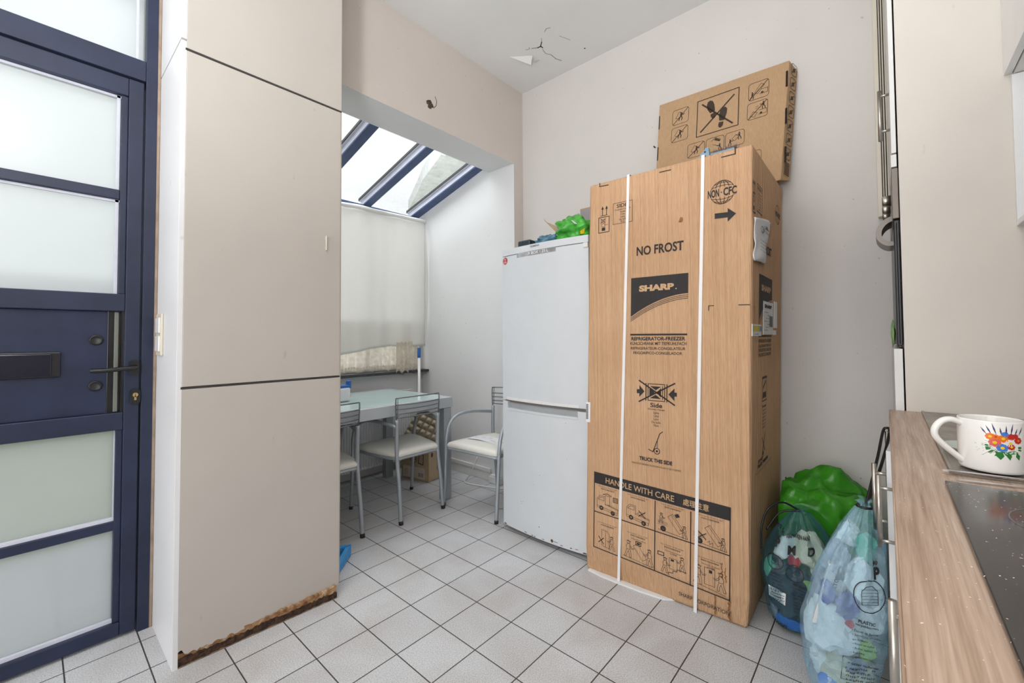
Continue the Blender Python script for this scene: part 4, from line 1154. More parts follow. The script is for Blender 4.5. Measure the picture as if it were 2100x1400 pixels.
# damp stains
m = M('damp stain', rgb(150, 102, 62), .8); MAT['stain'] = m.m
ik = Ink(lambda a, b: F(a, b, .0009))
rr = random.Random(5)
def runs(x, z0, z1, w):
    P = []; n = 10
    for i in range(n + 1): P.append((x + rr.uniform(-.003, .003) + .01 * (z0 - z1) * (i / n), z0 + (z1 - z0) * i / n))
    for i in range(n): ik.line(P[i:i + 2], w * (.5 + rr.random()))
ik.circ((.453, 1.650), .008, ry=.012, n=9); ik.circ((.447, 1.644), .005, n=7)
runs(.600, .10, .02, .004); runs(.655, .10, .015, .006); runs(.628, .235, .17, .004); runs(.640, .22, .165, .003)
ik.done('damp_streaks', 'stain', bx)

# side face
ik = Ink(lambda a, b: SD(a, b))
for x in (.012, .034):
    ik.line([(x, 1.715), (x, 1.752)], .004); ik.poly([(x - .009, 1.748), (x + .009, 1.748), (x, 1.765)])
ik.rect(.006, .045, 1.636, 1.712, .004); ik.rect(.012, .030, 1.645, 1.66); ik.rect(.012, .034, 1.68, 1.70, .002)
ik.rect(.077, .175, 1.655, 1.765, .003); ik.text('FRONT', .088, .165, 1.742, 1.758, bold=.02)
for k, t in enumerate(('Передняя', 'Vorne', 'Avant', 'Fronte', 'Frente', 'Εμπρός')): ik.text(t, .095, .155, 1.725 - .0125 * k, 1.734 - .0125 * k)
ik.circ((.53, 1.735), .055, .003, ry=.045); ik.circ((.53, 1.735), .025, .002, ry=.045); ik.text('NON·CFC', .475, .60, 1.722, 1.748, bold=.04)
ik.text('NO FROST', .13, .384, 1.505, 1.545, bold=.03)
ss = lambda t: (.130 + .273 * t, 1.215 + .095 * (1 - (1 - t) ** 1.9))
ik.poly([(.130, 1.405), (.130, 1.215)] + [ss(t / 12) for t in range(13)] + [(.403, 1.405)])
for k in range(1, 4): ik.line([(ss(t / 12)[0], ss(t / 12)[1] - .0075 * k) for t in range(13)], .0022)
ik.line([(.124, 1.147), (.391, 1.146)], .0075)
for t, z in (('REFRIGERATOR-FREEZER', 1.119), ('KÜHLSCHRANK MIT TIEFKÜHLFACH', 1.099), ('REFRIGERATEUR-CONGELATEUR', 1.080), ('FRIGORIFICO-CONGELADOR', 1.060)): ik.text(t, .126, .388, z, z + .014, bold=.02)
ik.rect(.202, .292, .868, .970, .004); ik.line([(.202, .967), (.292, .967)], .008); ik.rect(.215, .278, .880, .905); ik.line([(.22, .925), (.27, .95)], .01)
ik.text('Front', .203, .282, .838, .852, bold=.03)
for k, t in enumerate(('Передняя', 'Vorne', 'Avant', 'Fronte', 'Frente', 'Εμπρός')): ik.text(t, .205, .275, .823 - .0145 * k, .832 - .0145 * k)
ik.line([(.203, .715), (.265, .65)], .005); ik.line([(.263, .725), (.215, .64)], .005); ik.circ((.225, .645), .010)
ik.text('DO NOT', .13, .23, .620, .634, bold=.05); ik.text('TRUCK THIS SIDE', .12, .33, .600, .615, bold=.05); ik.text('НЕ РАСПОЛАГАТЬ НА ЭТОЙ СТОРОНЕ', .09, .40, .582, .590)
ik.line([(.0, 1.262), (.06, 1.262)], .0) ; ik.line([(.05, 1.24), (.05, 1.262), (.04, 1.262)], .003)
ik.done('print', ['ink', 'kraft'], bx)
ik = Ink(lambda a, b: SD(a, b, .0022)); ik.text('SHARP', .168, .366, 1.338, 1.365, bold=.06); ik.done('reversed_lettering', 'kraft', bx)
def label(name, a0, a1, b0, b1, mat='paper', off=.003):
    b = BM(); P = [(a0, b0), (a1, b0), (a1, b1), (a0, b1)]
    add_hexa(b, [SD(x, z, .0005) for x, z in P] + [SD(x, z, off) for x, z in P]); return link(name, b, mat, bx)
l1 = label('product_label', .208, .422, 1.153, 1.297)
ik = Ink(lambda a, b: SD(a, b, .0042)); ik.text('SHARP', .225, .38, 1.268, 1.284, bold=.06)
for k in range(7): ik.scrib(.222 + .03 * (k % 3), .30 + .02 * (k % 3), 1.17 + .013 * k, .004, k)
for k in range(14): ik.rect(.33, .405, 1.188 + .0035 * k, 1.190 + .0035 * k)
ik.done('print', 'ink', l1)
label('barcode_strip', .450, .525, 1.184, 1.309); label('small_label', .436, .504, 1.151, 1.173)
l2 = label('energy_label', -.0, .167, 1.147, 1.194)
ik = Ink(lambda a, b: SD(a, b, .0042)); ik.rect(.010, .125, 1.166, 1.188, mi=0); ik.rect(.127, .160, 1.166, 1.188, mi=1); ik.scrib(.03, .11, 1.152, .005, 3, mi=2); ik.done('print', ['labelyellow', 'labelblue', 'letters'], l2)
# document pouch hanging off the side
b = BM()
Pp = [(-.01, 1.612), (.34, 1.668), (.315, 1.640), (.215, 1.470), (.205, 1.450), (-.005, 1.443)]
def pf(u, v):
    wtop = .33; wbot = .205
    w = wbot + (wtop - wbot) * max(0, v) ** 1.3; a = .005 + w * u
    zb, zt = 1.443 + .01 * u, 1.612 + .045 * u
    return SD(a, zb + (zt - zb) * v, .006 + .012 * math.sin(u * pi) * (.6 + .4 * math.sin(v * 7)) + .008 * noise.noise(V((u * 4, v * 4, 2))))
add_grid(b, 14, 16, pf); po = link('document_pouch', b, 'paper', bx, True); rsz(po, .002)
ik = Ink(lambda a, b: SD(a, b, .024)); ik.circ((.06, 1.57), .022, .004, ry=.012); ik.scrib(.085, .21, 1.565, .014, 3); ik.poly([(.11, 1.582), (.15, 1.60), (.20, 1.584)])
for k in range(4): ik.scrib(.03, .13 + .02 * (k % 2), 1.485 + .013 * k, .005, k)
ik.done('print', 'letters', po)
# barcode sticker on the left edge
ik = Ink(lambda a, b: F(a, b, .0014)); ik.rect(-.004, .020, .728, .826); ik.done('edge_label', 'paper', bx)
ik = Ink(lambda a, b: F(a, b, .0022))
for k in range(18): ik.rect(-.003, .009, .742 + .0042 * k, .7445 + .0042 * k)
ik.done('barcode', 'ink', bx)

# ------------------------------------------------------------------ flat carton leaning on the wall
fc = thing('flat_carton', 'flat cardboard furniture carton with pictograms leaning on the wall on top', 'box', (2.4, .68, 1.905))
QB = V((2.375, .99, 1.9075)); QU = V((.11, -.02, 1)); QR = V((0, -1, 0)); QN = QR.cross(QU.normalized())
QD = QU.normalized().cross(QR).normalized() * 1.0
if QD.x < 0: QD = -QD
def Q(a, b, off=.0012):
    # right side slightly crushed at the foot
    k = .620 + (.648 - .620) * min(1, b / .618); a2 = -.02 + (a + .02) * (k + .02) / .668
    return QB + QR * a2 + QU * b - QD * off
bm = BM()
FWd = .648; Hf = .612
fcp = lambda a, b, d: Q(a, b + (.018 * (1 - a / FWd) * (b / Hf)), -d)
tk = .078
add_hexa(bm, [fcp(-.021, 0, 0), fcp(FWd, .0, 0), fcp(FWd + .026, .02, tk), fcp(-.021, .03, tk), fcp(-.021, Hf, 0), fcp(FWd, Hf, 0), fcp(FWd + .026, Hf - .02, tk), fcp(-.021, Hf - .01, tk)], bev=.003)
bmesh.ops.subdivide_edges(bm, edges=[e for e in bm.edges if e.calc_length() > .2], cuts=6, use_grid_fill=True)
link('carton_body', bm, 'card2', fc)
ik = Ink(lambda a, b: Q(a * .668 / .668, b))
# note: a given as seen at full width
def fa(a, b):
    k = .620 + (.648 - .620) * min(1, b / .618); return -.02 + (a + .02) * .668 / (k + .02)
ik.fn = lambda a, b: Q(fa(a, b), b)
ik.rect(.206, .420, .353, .563, .0045)
def foot(cx, cz, t, s=1):
    ca, sa = math.cos(t), math.sin(t)
    def R_(p): return (cx + (p[0] * ca - p[1] * sa) * s, cz + (p[0] * sa + p[1] * ca) * s)
    ik.poly([R_(p) for p in [(-.012, -.018), (-.020, .010), (-.019, .035), (-.010, .052), (.004, .056), (.016, .044), (.019, .020), (.014, -.018)]])
    ik.poly([R_(p) for p in [(-.012, -.026), (.012, -.026), (.012, -.045), (.004, -.058), (-.006, -.056), (-.013, -.044)]])
foot(.283, .490, math.radians(14)); foot(.340, .425, math.radians(-10))
L = ik.line
L([(.232, .536), (.392, .373)], .008); L([(.228, .376), (.396, .532)], .008)
def icon(x0, x1, y0, y1, kind, slash=True):
    ik.rrect(x0, x1, y0, y1, .014, .002); w = x1 - x0; h = y1 - y0
    P = lambda u, v: (x0 + u * w, y0 + v * h)
    if kind == 'lift':
        ik.man(x0 + .52 * w, y0 + .22 * h, h * .55, 1); L([P(.2, .45), P(.42, .82), P(.62, .68), P(.4, .34)], .0018, None, True)
    elif kind == 'truckup':
        ik.man(x0 + .18 * w, y0 + .06 * h, h * .42, 1); L([P(.3, .4), P(.62, .85), P(.78, .72), P(.46, .3)], .0018, None, True); L([P(.55, .25), P(.95, .25), P(.95, .5), P(.6, .5)], .002); ik.circ(P(.68, .3), .006)
    elif kind == 'truckdown':
        ik.man(x0 + .8 * w, y0 + .48 * h, h * .44, -1); L([P(.15, .2), P(.3, .45), P(.5, .34), P(.36, .1)], .0018, None, True); L([P(.55, .2), P(.95, .2), P(.95, .45), P(.6, .45)], .002); ik.circ(P(.68, .25), .006)
        for k in range(2): L([P(.4, .6 + .1 * k), P(.55, .62 + .1 * k)], .0015)
    elif kind == 'hang':
        L([P(.3, .75), P(.5, .95), P(.8, .8)], .002); ik.poly([P(.45, .8), P(.75, .62), P(.82, .72), P(.52, .92)]); L([P(.4, .5), P(.75, .3)], .002); ik.man(x0 + .78 * w, y0 + .04 * h, h * .45, -1)
    else:
        ik.man(x0 + .75 * w, y0 + .38 * h, h * .5, -1); ik.man(x0 + .25 * w, y0 + .08 * h, h * .45, 1); L([P(.35, .5), P(.55, .75), P(.72, .6), P(.5, .35)], .0018, None, True)
    if slash: L([P(.06, .06), P(.94, .94)], .0035)
icon(.064, .157, .468, .558, 'lift'); icon(.062, .156, .363, .450, 'lift'); icon(.467, .560, .463, .556, 'truckup'); icon(.463, .557, .358, .448, 'truckdown')
icon(.160, .252, .241, .322, 'lift'); icon(.260, .353, .241, .322, 'hang', False); icon(.360, .452, .241, .322, 'carry', False)
ik.rrect(.440, .533, .100, .185, .014, .002)
ik.done('print', 'inkbrown', fc)
ik = Ink(lambda a, b: Q(fa(a, b), b, .0016))
for z0, z1 in ((.475, .559), (.281, .364), (.084, .166)):
    ik.poly([(.634, z0), (.643, z0), (.643, z1), (.634, z1)]); ik.poly([(-.019, z0 + .0), (-.013, z0), (-.013, z1), (-.019, z1)])
ik.done('slot', plain('dark slot', rgb(30, 20, 16), .9), fc)
ik = Ink(lambda a, b: fcp(FWd + .0035 + .024 * a / tk, b, a) + V((0, -.0015, 0)))
for k in range(7):
    ik.rrect(.014, .064, .115 + .072 * k, .172 + .072 * k, .012, .003); ik.line([(.022, .125 + .072 * k), (.056, .160 + .072 * k)], .004); ik.circ((.04, .143 + .072 * k), .010)
for k in range(9): ik.rect(.016, .062, .035 + .0075 * k, .039 + .0075 * k)
ik.done('print', 'inkbrown', fc)

# hand brush on top of the big carton
hb = thing('hand_brush', 'pale blue hand brush with grey bristles on the edge of the tall carton', 'brush', (1.9, .5, 1.905))
bm = BM(); add_prism(bm, [(.598, 1.906), (.545, 1.906), (.549, 1.946), (.557, 1.948)], 1.855, 1.875, lambda a, b, d: V((d, a, b))); link('handle', bm, 'palepan', hb)
bm = BM(); add_lathe(bm, [(.0, -.001), (.004, -.001), (.004, .001)], (1.8545, .563, 1.930), 12, 0, 'X'); link('hang_hole', bm, 'black', hb)
bm = BM(); add_box(bm, 1.865, 1.905, .45, .546, 1.906, 1.922, .004); link('brush_block', bm, 'palepan', hb)
bm = BM()
rr = random.Random(8)
for k in range(420):
    y = rr.uniform(.445, .545); x = rr.uniform(1.868, 1.902); l = rr.uniform(.018, .030)
    q = V((x, y, 1.915)); t = q + V((rr.uniform(-.012, .004), rr.uniform(-.02, .004), l)); e = V((.0006, .0006, 0))
    bm.faces.new([bm.verts.new(q - e), bm.verts.new(q + e), bm.verts.new(t)])
link('bristles', bm, 'bristle', hb)

# ------------------------------------------------------------------ kitchen side
XP = 1.865
wt = thing('worktop', 'worn wood-look kitchen worktop with crumbs running under the mug', 'worktop', (.6, -.3, .865))
bm = BM()
SX0, SX1, SY0, SY1 = 1.28, 1.74, -.52, -.15       # basin hole
HX0, HX1, HY0, HY1 = .42, 1.0, -.575, -.070
add_box(bm, -.7, SX0, -.618, -.006, .865, .90, .0); add_box(bm, SX1, XP - .001, -.618, -.006, .865, .90)
add_box(bm, SX0, SX1, SY1, -.006, .865, .90); add_box(bm, SX0, SX1, -.618, SY0, .865, .90)
link('worktop_board', bm, 'wood', wt)
bm = BM(); add_box(bm, -.7, XP - .001, -.0062, -.0035, .8655, .8995, .001); link('edge_band', bm, 'wood', wt)
# sink
sk = thing('kitchen_sink', 'dull stainless steel inset sink beneath the flowery mug', 'sink', (1.47, -.33, .90))
bm = BM(); z0, z1 = .9003, .9035
SR0, SR1, SF, SBk = 1.075, 1.858, -.082, -.60
add_box(bm, SR0, SX0, SBk, SF, z0, z1); add_box(bm, SX1, SR1, SBk, SF, z0, z1); add_box(bm, SX0, SX1, SY1, SF, z0, z1); add_box(bm, SX0, SX1, SBk, SY0, z0, z1)
for a, b, c, d in ((SR0, SR1, SF - .006, SF), (SR0, SR0 + .006, SBk, SF)): add_box(bm, a, b, c, d, z1, z1 + .0022, .001)
add_box(bm, SX0 - .012, SX1 + .012, SY1, SY1 + .004, z1, z1 + .002); add_box(bm, SX0 - .014, SX0 - .01, SY0, SY1, z1, z1 + .002)
link('rim', bm, 'sink', sk)
bm = BM(); t = .0015; zb = .74
add_box(bm, SX0, SX0 + t, SY0, SY1, zb, z1); add_box(bm, SX1 - t, SX1, SY0, SY1, zb, z1); add_box(bm, SX0 + t, SX1 - t, SY0, SY0 + t, zb, z1); add_box(bm, SX0 + t, SX1 - t, SY1 - t, SY1, zb, z1); add_box(bm, SX0, SX1, SY0, SY1, zb - t, zb)
link('basin', bm, 'sink', sk)
bm = BM(); add_lathe(bm, [(0, .0), (.035, 0), (.04, .003), (.028, .001), (0, .001)], (1.51, -.33, zb), 24); link('drain', bm, 'chrome', sk)
bm = BM(); add_lathe(bm, [(0, .001), (.028, .001), (.046, .012), (.048, .013), (.047, .010), (.03, -.0), (0, 0)], (1.33 - .06, -.115 - .02, z1 + .0025), 32)
tag(link('saucer', bm, 'glasslid', None, True), 'small pale glass saucer on the sink rim behind the mug handle', 'saucer')
# hob
hb_ = thing('cooktop', 'black glass hob dusted with crumbs in the foreground of the worktop', 'hob', (.7, -.32, .90))
bm = BM(); 
vs_ = add_box(bm, HX0, HX1, HY0, HY1, .9003, .9055, .0015)
link('glass_plate', bm, 'hob', hb_)
ik = Ink(lambda a, b: V((a, b, .9057)))
for c, r in (((.85, -.2), .08), ((.85, -.44), .1), ((.57, -.2), .1), ((.57, -.44), .08)): ik.circ(c, r, .0015, n=48)
ik.done('zone_ring', 'letters', hb_)
# cutlery
def cutlery(name, label, p0, p1, w):
    bm = BM(); a = V(p0); b = V(p1); d = (b - a).normalized(); n = V((-d.y, d.x, 0)); P = []; 
    prof = [(0, .35), (.03, .8), (.10, 1.0), (.3, .7), (.6, .5), (.66, 1.3), (.8, 1.5), (.95, 1.1), (1, .2)]
    Lh = (b - a).length
    A = [(a + d * Lh * t, w * k) for t, k in prof]
    lo = [bm.verts.new(p + n * k) for p, k in A] + [bm.verts.new(p - n * k) for p, k in A[::-1]]
    f = bm.faces.new(lo); r = bmesh.ops.extrude_face_region(bm, geom=[f]); bmesh.ops.translate(bm, verts=[v for v in r['geom'] if isinstance(v, bmesh.types.BMVert)], vec=(0, 0, .0025))
    return tag(link(name, bm, 'chrome'), label, 'cutlery')
cutlery('table_knife', 'steel knife lying along the sink edge, closest to the mug', (1.063, -.072, .9065), (1.085, -.27, .9065), .0045)
cutlery('teaspoon', 'steel spoon lying between the knife and the black hob', (1.030, -.086, .9005), (1.060, -.25, .9005), .0045)
# mug
mg = thing('mug', 'wide white ceramic mug with a colourful bouquet print and big loop handle', 'mug', (1.14, -.141, .9058))
MC = V((1.135, -.1405, .9058)); MR = .0425; MH = .091
bm = BM()
add_lathe(bm, [(0, .003), (MR - .006, 0), (MR - .001, .002), (MR, .006), (MR, MH - .002), (MR - .001, MH), (MR - .003, MH), (MR - .0038, MH - .003), (MR - .0038, .008), (MR - .008, .005), (0, .005)], MC, 64)
link('cup', bm, 'porcelain', mg, True)
bm = BM()
hd = V((-.35, .94, 0)).normalized()
hp = [(MR - .003, .080), (MR + .012, .086), (MR + .026, .082), (MR + .036, .068), (MR + .036, .054), (MR + .026, .040), (MR + .012, .026), (MR - .003, .012)]
path = smooth_path([MC + hd * a + V((0, 0, z)) for a, z in hp], 6)
add_tube(bm, path, .0052, 12)
for v in bm.verts:
    q = v.co - MC; side = q - hd * q.dot(hd) - V((0, 0, q.z)); v.co += side * .35
link('handle', bm, 'porcelain', mg, True)
# bouquet print wrapped on the mug
ang0 = math.atan2(-.20, -1)
def mf(a, b, r=MR + .0003):
    a = .004 + (a - .006) * 1.28; b = .058 + (b - .060) * 1.22
    t = ang0 + a / MR; return MC + V((r * math.cos(t), r * math.sin(t), b))
ik = Ink(mf)
rr = random.Random(4)
def leafp(x, z, l, t, w=.0016, mi=5):
    dx, dz = math.cos(t), math.sin(t); n = (-dz, dx)
    ik.poly([(x, z), (x + dx * l * .5 + n[0] * w, z + dz * l * .5 + n[1] * w), (x + dx * l, z + dz * l), (x + dx * l * .5 - n[0] * w, z + dz * l * .5 - n[1] * w)], mi)
CXm = .006
for k in range(20):
    t = math.radians(rr.choice([rr.uniform(150, 200), rr.uniform(-20, 30), rr.uniform(200, 230)])); leafp(CXm + math.cos(t) * .006, .052, rr.uniform(.014, .024), t, .0012)
for k in range(9): leafp(CXm + rr.uniform(-.012, .012), .046, .012, math.radians(rr.uniform(180, 360)), .0028)
for k in range(8):
    x = CXm - .017 + .0045 * k; leafp(x, .068, .012 + .003 * (k % 3), math.radians(120 - 8 * k), .0009, 6)
def flower(x, z, r, mi, c=4):
    for k in range(8):
        t = 2 * pi * k / 8; q = Ink.circ
        ik.circ((x + r * .62 * math.cos(t), z + r * .62 * math.sin(t)), r * .36, None, mi, n=8)
    ik.circ((x, z), r * .42, None, mi, n=10)
    old = ik.fn; ik.fn = lambda a, b: mf(a, b, MR + .0007); ik.circ((x, z), r * .34, None, c, n=10); ik.fn = old
for x, z, r, mi, c in ((-.008, .066, .0052, 0, 4), (.004, .064, .0056, 0, 4), (.012, .067, .0048, 1, 1), (.020, .062, .0050, 1, 0), (-.003, .066, .0035, 0, 1), (.006, .070, .004, 3, 3), (-.004, .058, .0064, 2, 4),
                       (.011, .058, .0058, 7, 4), (.003, .051, .0062, 3, 4), (.012, .053, .0045, 1, 4), (.017, .068, .0035, 1, 1)): flower(x + CXm - .006, z, r, mi, c)
ik.done('bouquet_print', ['orange', 'red', 'pink', 'blueprint', 'yellow', 'greenprint', 'violet', 'whitegloss'], mg)

# base cabinets
def bar_handle(x, y, z0, z1, yroot, parent, r=.0062, posts=None):
    b = BM(); add_tube(b, [(x, y, z0), (x, y, z1)], r, 14); h = link('handle', b, 'steel', parent, True)
    b = BM()
    for z in posts or (z0 + .03, z1 - .03): add_tube(b, [(x, y, z), (x, yroot, z)], r * .8, 10)
    link('handle_post', b, 'steel', h, True)
bc = thing('base_cabinet', 'white base cabinets with steel bar handles under the wooden worktop', 'cabinet', (.6, -.3, 0))
bm = BM(); add_box(bm, -.7, 1.855, -.60, -.045, .10, .70); add_box(bm, -.7, 1.27, -.60, -.045, .70, .864); add_box(bm, 1.752, 1.855, -.60, -.045, .70, .864); add_box(bm, 1.27, 1.752, -.14, -.045, .70, .864); link('carcass', bm, 'white', bc)
bm = BM(); add_box(bm, -.7, 1.855, -.58, -.075, 0, .10); link('plinth', bm, 'white', bc)
b = BM(); add_hexa(b, [(1.64, -.012, .13), (1.852, -.026, .13), (1.852, -.008, .13), (1.64, .0065, .13), (1.64, -.012, .808), (1.852, -.026, .808), (1.852, -.008, .808), (1.64, .0065, .808)], bev=.001)
dA = link('door', b, 'whitegloss', bc); bar_handle(1.72, .036, .545, .748, .0, dA, posts=(.72, .575))
b = BM(); add_box(b, 1.225, 1.634, -.026, -.0075, .13, .84, .001); dB = link('door', b, 'whitegloss', bc); bar_handle(1.60, .0245, .540, .745, -.009, dB, posts=(.709, .560))
b = BM(); add_box(b, .81, 1.220, -.044, -.034, .13, .85, .001); dC = link('door', b, 'whitegloss', bc); bar_handle(1.0, .001, .44, .680, -.034, dC, .0068, posts=(.655, .50))
b = BM(); add_box(b, .40, .806, -.044, -.034, .13, .85, .001); link('door', b, 'whitegloss', bc)
b = BM(); add_box(b, -.69, .396, -.044, -.034, .13, .85, .001); link('door', b, 'whitegloss', bc)

# tall oven housing
tu = thing('oven_housing', 'tall off-white kitchen unit with built-in oven beyond the worktop', 'cabinet', (2.17, -.33, 0))
YF = -.047
bm = BM(); add_box(bm, XP, XP + .018, -.618, YF, 0.0, ZC - .003, .0008); link('side_panel', bm, 'tallpanel', tu)
bm = BM(); add_box(bm, XP + .018, 2.47, -.618, YF - .004, .1, ZC - .003); link('carcass', bm, 'white', tu)
def fd(name, z0, z1, y1, mat, y0=YF + .004):
    b = BM(); add_box(b, XP + .002, 2.468, y0, y1, z0, z1, .0015); return link(name, b, mat, tu)
u = fd('upper_door', 1.755, ZC - .006, -.030, 'white'); bar_handle(1.955, -.004, 1.835, 2.015, -.031, u, .0058, posts=(1.995, 1.868))
fd('filler', 1.708, 1.750, -.028, 'white')
cp = fd('control_panel', 1.535, 1.704, -.028, plain('brushed grey steel', rgb(110, 102, 96), .35, .7, var=.1), YF + .002)
for x in (2.10, 2.24, 2.36):
    b = BM(); add_lathe(b, [(.0, -.003), (.016, -.003), (.019, -.006), (.021, -.028)], (x, 0, 1.652), 24, 0, 'Y'); link('knob', b, 'steel', cp, True)
b = BM(); add_box(b, XP + .004, 2.466, YF + .002, -.030, 1.112, 1.530, .003); od = link('oven_door', b, 'black', tu)
b = BM(); add_box(b, XP + .004, 2.466, -.0385, -.0365, 1.118, 1.52); link('door_trim', b, plain('smoked glass edge', rgb(44, 44, 46), .2), od)
# bow handle along the oven door
b = BM(); P = []
outer = [(-.030, 1.560), (-.012, 1.553), (.006, 1.535), (.0165, 1.510), (.014, 1.485), (.0, 1.466), (-.016, 1.457), (-.030, 1.457)]
inner = [(-.030, 1.470), (-.016, 1.474), (-.004, 1.484), (.001, 1.498), (-.001, 1.515), (-.010, 1.530), (-.020, 1.538), (-.030, 1.542)]
Pp = [(q.x, q.y) for q in smooth_path([(a, z, 0) for a, z in outer], 3)] + [(q.x, q.y) for q in smooth_path([(a, z, 0) for a, z in inner], 3)]
add_prism(b, Pp, 1.935, 2.06, lambda a, z, d: V((d, a, z))); link('oven_handle', b, plain('dark brushed handle metal', rgb(110, 104, 98), .35, .8), od)
l = fd('lower_door', .12, 1.102, -.021, 'white'); bar_handle(2.02, .0035, .59, .80, -.022, l, .0062)
b = crumple((2.02, -.0225, 1.155), .05, 3, (.9, .12, 1.0), 3, .3); tag(link('green_sponge_cloth', b, 'greenpad', None, True), 'green cloth stuck by the lower edge of the black oven door', 'cloth')
# slatted panel on the wall beyond
sp = thing('slatted_panel', 'narrow beige slatted wall panel beyond the tall kitchen unit', 'wall panel', (2.51, -.05, 1.68))
bm = BM(); add_box(bm, 2.485, 2.5285, -.006, .011, 1.68, ZC - .004, .002); link('frame', bm, 'cream', sp)
bm = BM()
for k in range(8): add_box(bm, 2.500, 2.5285, -.0135 - .0085 * k, -.0085 - .0085 * k, 1.725, ZC - .004, .001)
link('slat', bm, 'cream', sp)
bm = BM(); add_box(bm, 2.510, 2.5285, -.085, -.006, 1.725, ZC - .005); link('backing', bm, 'inkbrown', sp)
# wall unit upper right
wu = thing('wall_cabinet', 'white wall cabinet with open shelf at the upper right edge', 'cabinet', (1.4, -.45, 1.46))
bm = BM()
add_box(bm, .9, XP - .001, -.618, -.303, 1.905, 2.80); link('carcass', bm, 'white', wu)
bm = BM(); add_box(bm, .9, XP - .001, -.301, -.284, 1.912, 2.80, .001); link('door', bm, 'whitegloss', wu)
bm = BM(); add_box(bm, XP - .018, XP - .001, -.618, -.298, 1.462, 1.903, .001); add_box(bm, .9, XP - .018, -.618, -.298, 1.462, 1.478, .001); add_box(bm, .9, XP - .018, -.618, -.606, 1.478, 1.903); add_box(bm, .9, .916, -.606, -.298, 1.478, 1.903, .001)
link('open_shelf', bm, 'whitegloss', wu)

# ------------------------------------------------------------------ bin bags
def bag(name, base, rx, ry, h, neck, mat, label, seed, bulge=.3, nk=.035, pleat=9, box=2.0, amp=.10):
    """tied bag: base centre, radii, height, neck centre (x,y)"""
    bm = BM(); NU, NVv = 84, 64; rings = []
    for j in range(NVv + 1):
        v = j / NVv
        if v < .08: k = math.sin(v / .08 * pi / 2) ** .5 * .86
        else: k = .86 + .14 * math.sin(min(1, (v - .08) / bulge) * pi / 2)
        t0 = .52
        if v > t0:
            q = (v - t0) / (1 - t0); k = k * (1 - q ** 1.5) + nk / rx * q ** 1.5
        z = h * v; mxn = max(0, (v - .25) / .75) ** 1.3
        cx = base[0] + (neck[0] - base[0]) * mxn; cy = base[1] + (neck[1] - base[1]) * mxn
        ring = []
        for i in range(NU):
            a = 2 * pi * i / NU
            c, s = math.cos(a), math.sin(a)
            rad = (abs(c) ** box + abs(s) ** box) ** (-1 / box)
            n1 = noise.noise(V((c * 1.6 + seed, s * 1.6, z * 6))) * amp * 1.6 + noise.noise(V((c * 4 + seed, s * 4, z * 16))) * amp * .6 - abs(noise.noise(V((c * 7, s * 7 + seed, z * 22)))) * amp * .5
            fold = 0
            if v > .45: fold = (v - .45) / .55 * .16 * math.sin(a * pleat + 2 * noise.noise(V((c, s, seed))) * 3) + (v - .45) * .10 * math.sin(a * pleat * 2.3)
            R = k * rad * (1 + n1 * (1 if v < .85 else .4) + fold)
            ring.append(bm.verts.new((min(2.515, cx + rx * c * R), max(.012, cy + ry * s * R), base[2] + z + .006 * noise.noise(V((c * 3, s * 3, seed))) * (v > .05))))
        rings.append(ring)
    for A, B in zip(rings[:-1], rings[1:]):
        for i in range(NU): bm.faces.new((A[i], A[(i + 1) % NU], B[(i + 1) % NU], B[i]))
    bm.faces.new(rings[0][::-1])
    o = link(name, bm, mat, None, True)
    tag(o, label, 'bin bag')
    # gathered top above the knot
    t = BM(); ctr = V((neck[0], neck[1], base[2] + h)); 
    rr_ = []
    for j in range(7):
        v = j / 6; ring = []
        for i in range(48):
            a = 2 * pi * i / 48; R = nk * (.8 - .35 * math.sin(v * pi) * 1.0 + .35 * v ** 2) * (1 + .3 * math.sin(a * 7 + seed))
            ring.append(t.verts.new((ctr.x + R * math.cos(a), ctr.y + R * math.sin(a), ctr.z - .004 + .022 * v + .006 * math.sin(a * 3))))
        rr_.append(ring)
    for A, B in zip(rr_[:-1], rr_[1:]):
        for i in range(48): t.faces.new((A[i], A[(i + 1) % 48], B[(i + 1) % 48], B[i]))
    link('gathered_top', t, mat, o, True)
    return o
blue = bag('bin_bag', (1.685, .130, .012), .100, .106, .592, (1.745, .062), 'bagblue', 'pale blue see-through bin bag full of wrappers hanging in front of the cabinet handles', 3, nk=.018, pleat=11, amp=.10)
dark = bag('bin_bag', (2.000, .262, .002), .118, .138, .44, (2.02, .275), 'bagdark', 'dark see-through bin bag on the tiles between the tall carton and the pale blue bag', 8, nk=.022, pleat=8, box=3.2, amp=.08)
gbm = crumple((2.315, .255, .285), .240, 6, (.90, 1.0, 1.15), 5, .30, 1.3)
for v in gbm.verts:
    k = noise.noise(V((v.co.x * 9, v.co.y * 9, v.co.z * 5)))
    v.co += (v.co - V((2.315, .255, .285))) * (.10 * k - .10 * abs(noise.noise(v.co * 14)))
    v.co.z = max(v.co.z, .002); v.co.x = min(v.co.x, 2.52); v.co.x = max(v.co.x, 2.135); v.co.y = max(v.co.y, -.012); v.co.y = min(v.co.y, .372) if v.co.x < 2.5 else v.co.y
    if v.co.y > .372: v.co.y = .372
green = tag(link('bin_bag', gbm, 'baggreen', None, True), 'bright green plastic bag slumped against the wall behind the other bags', 'bin bag')
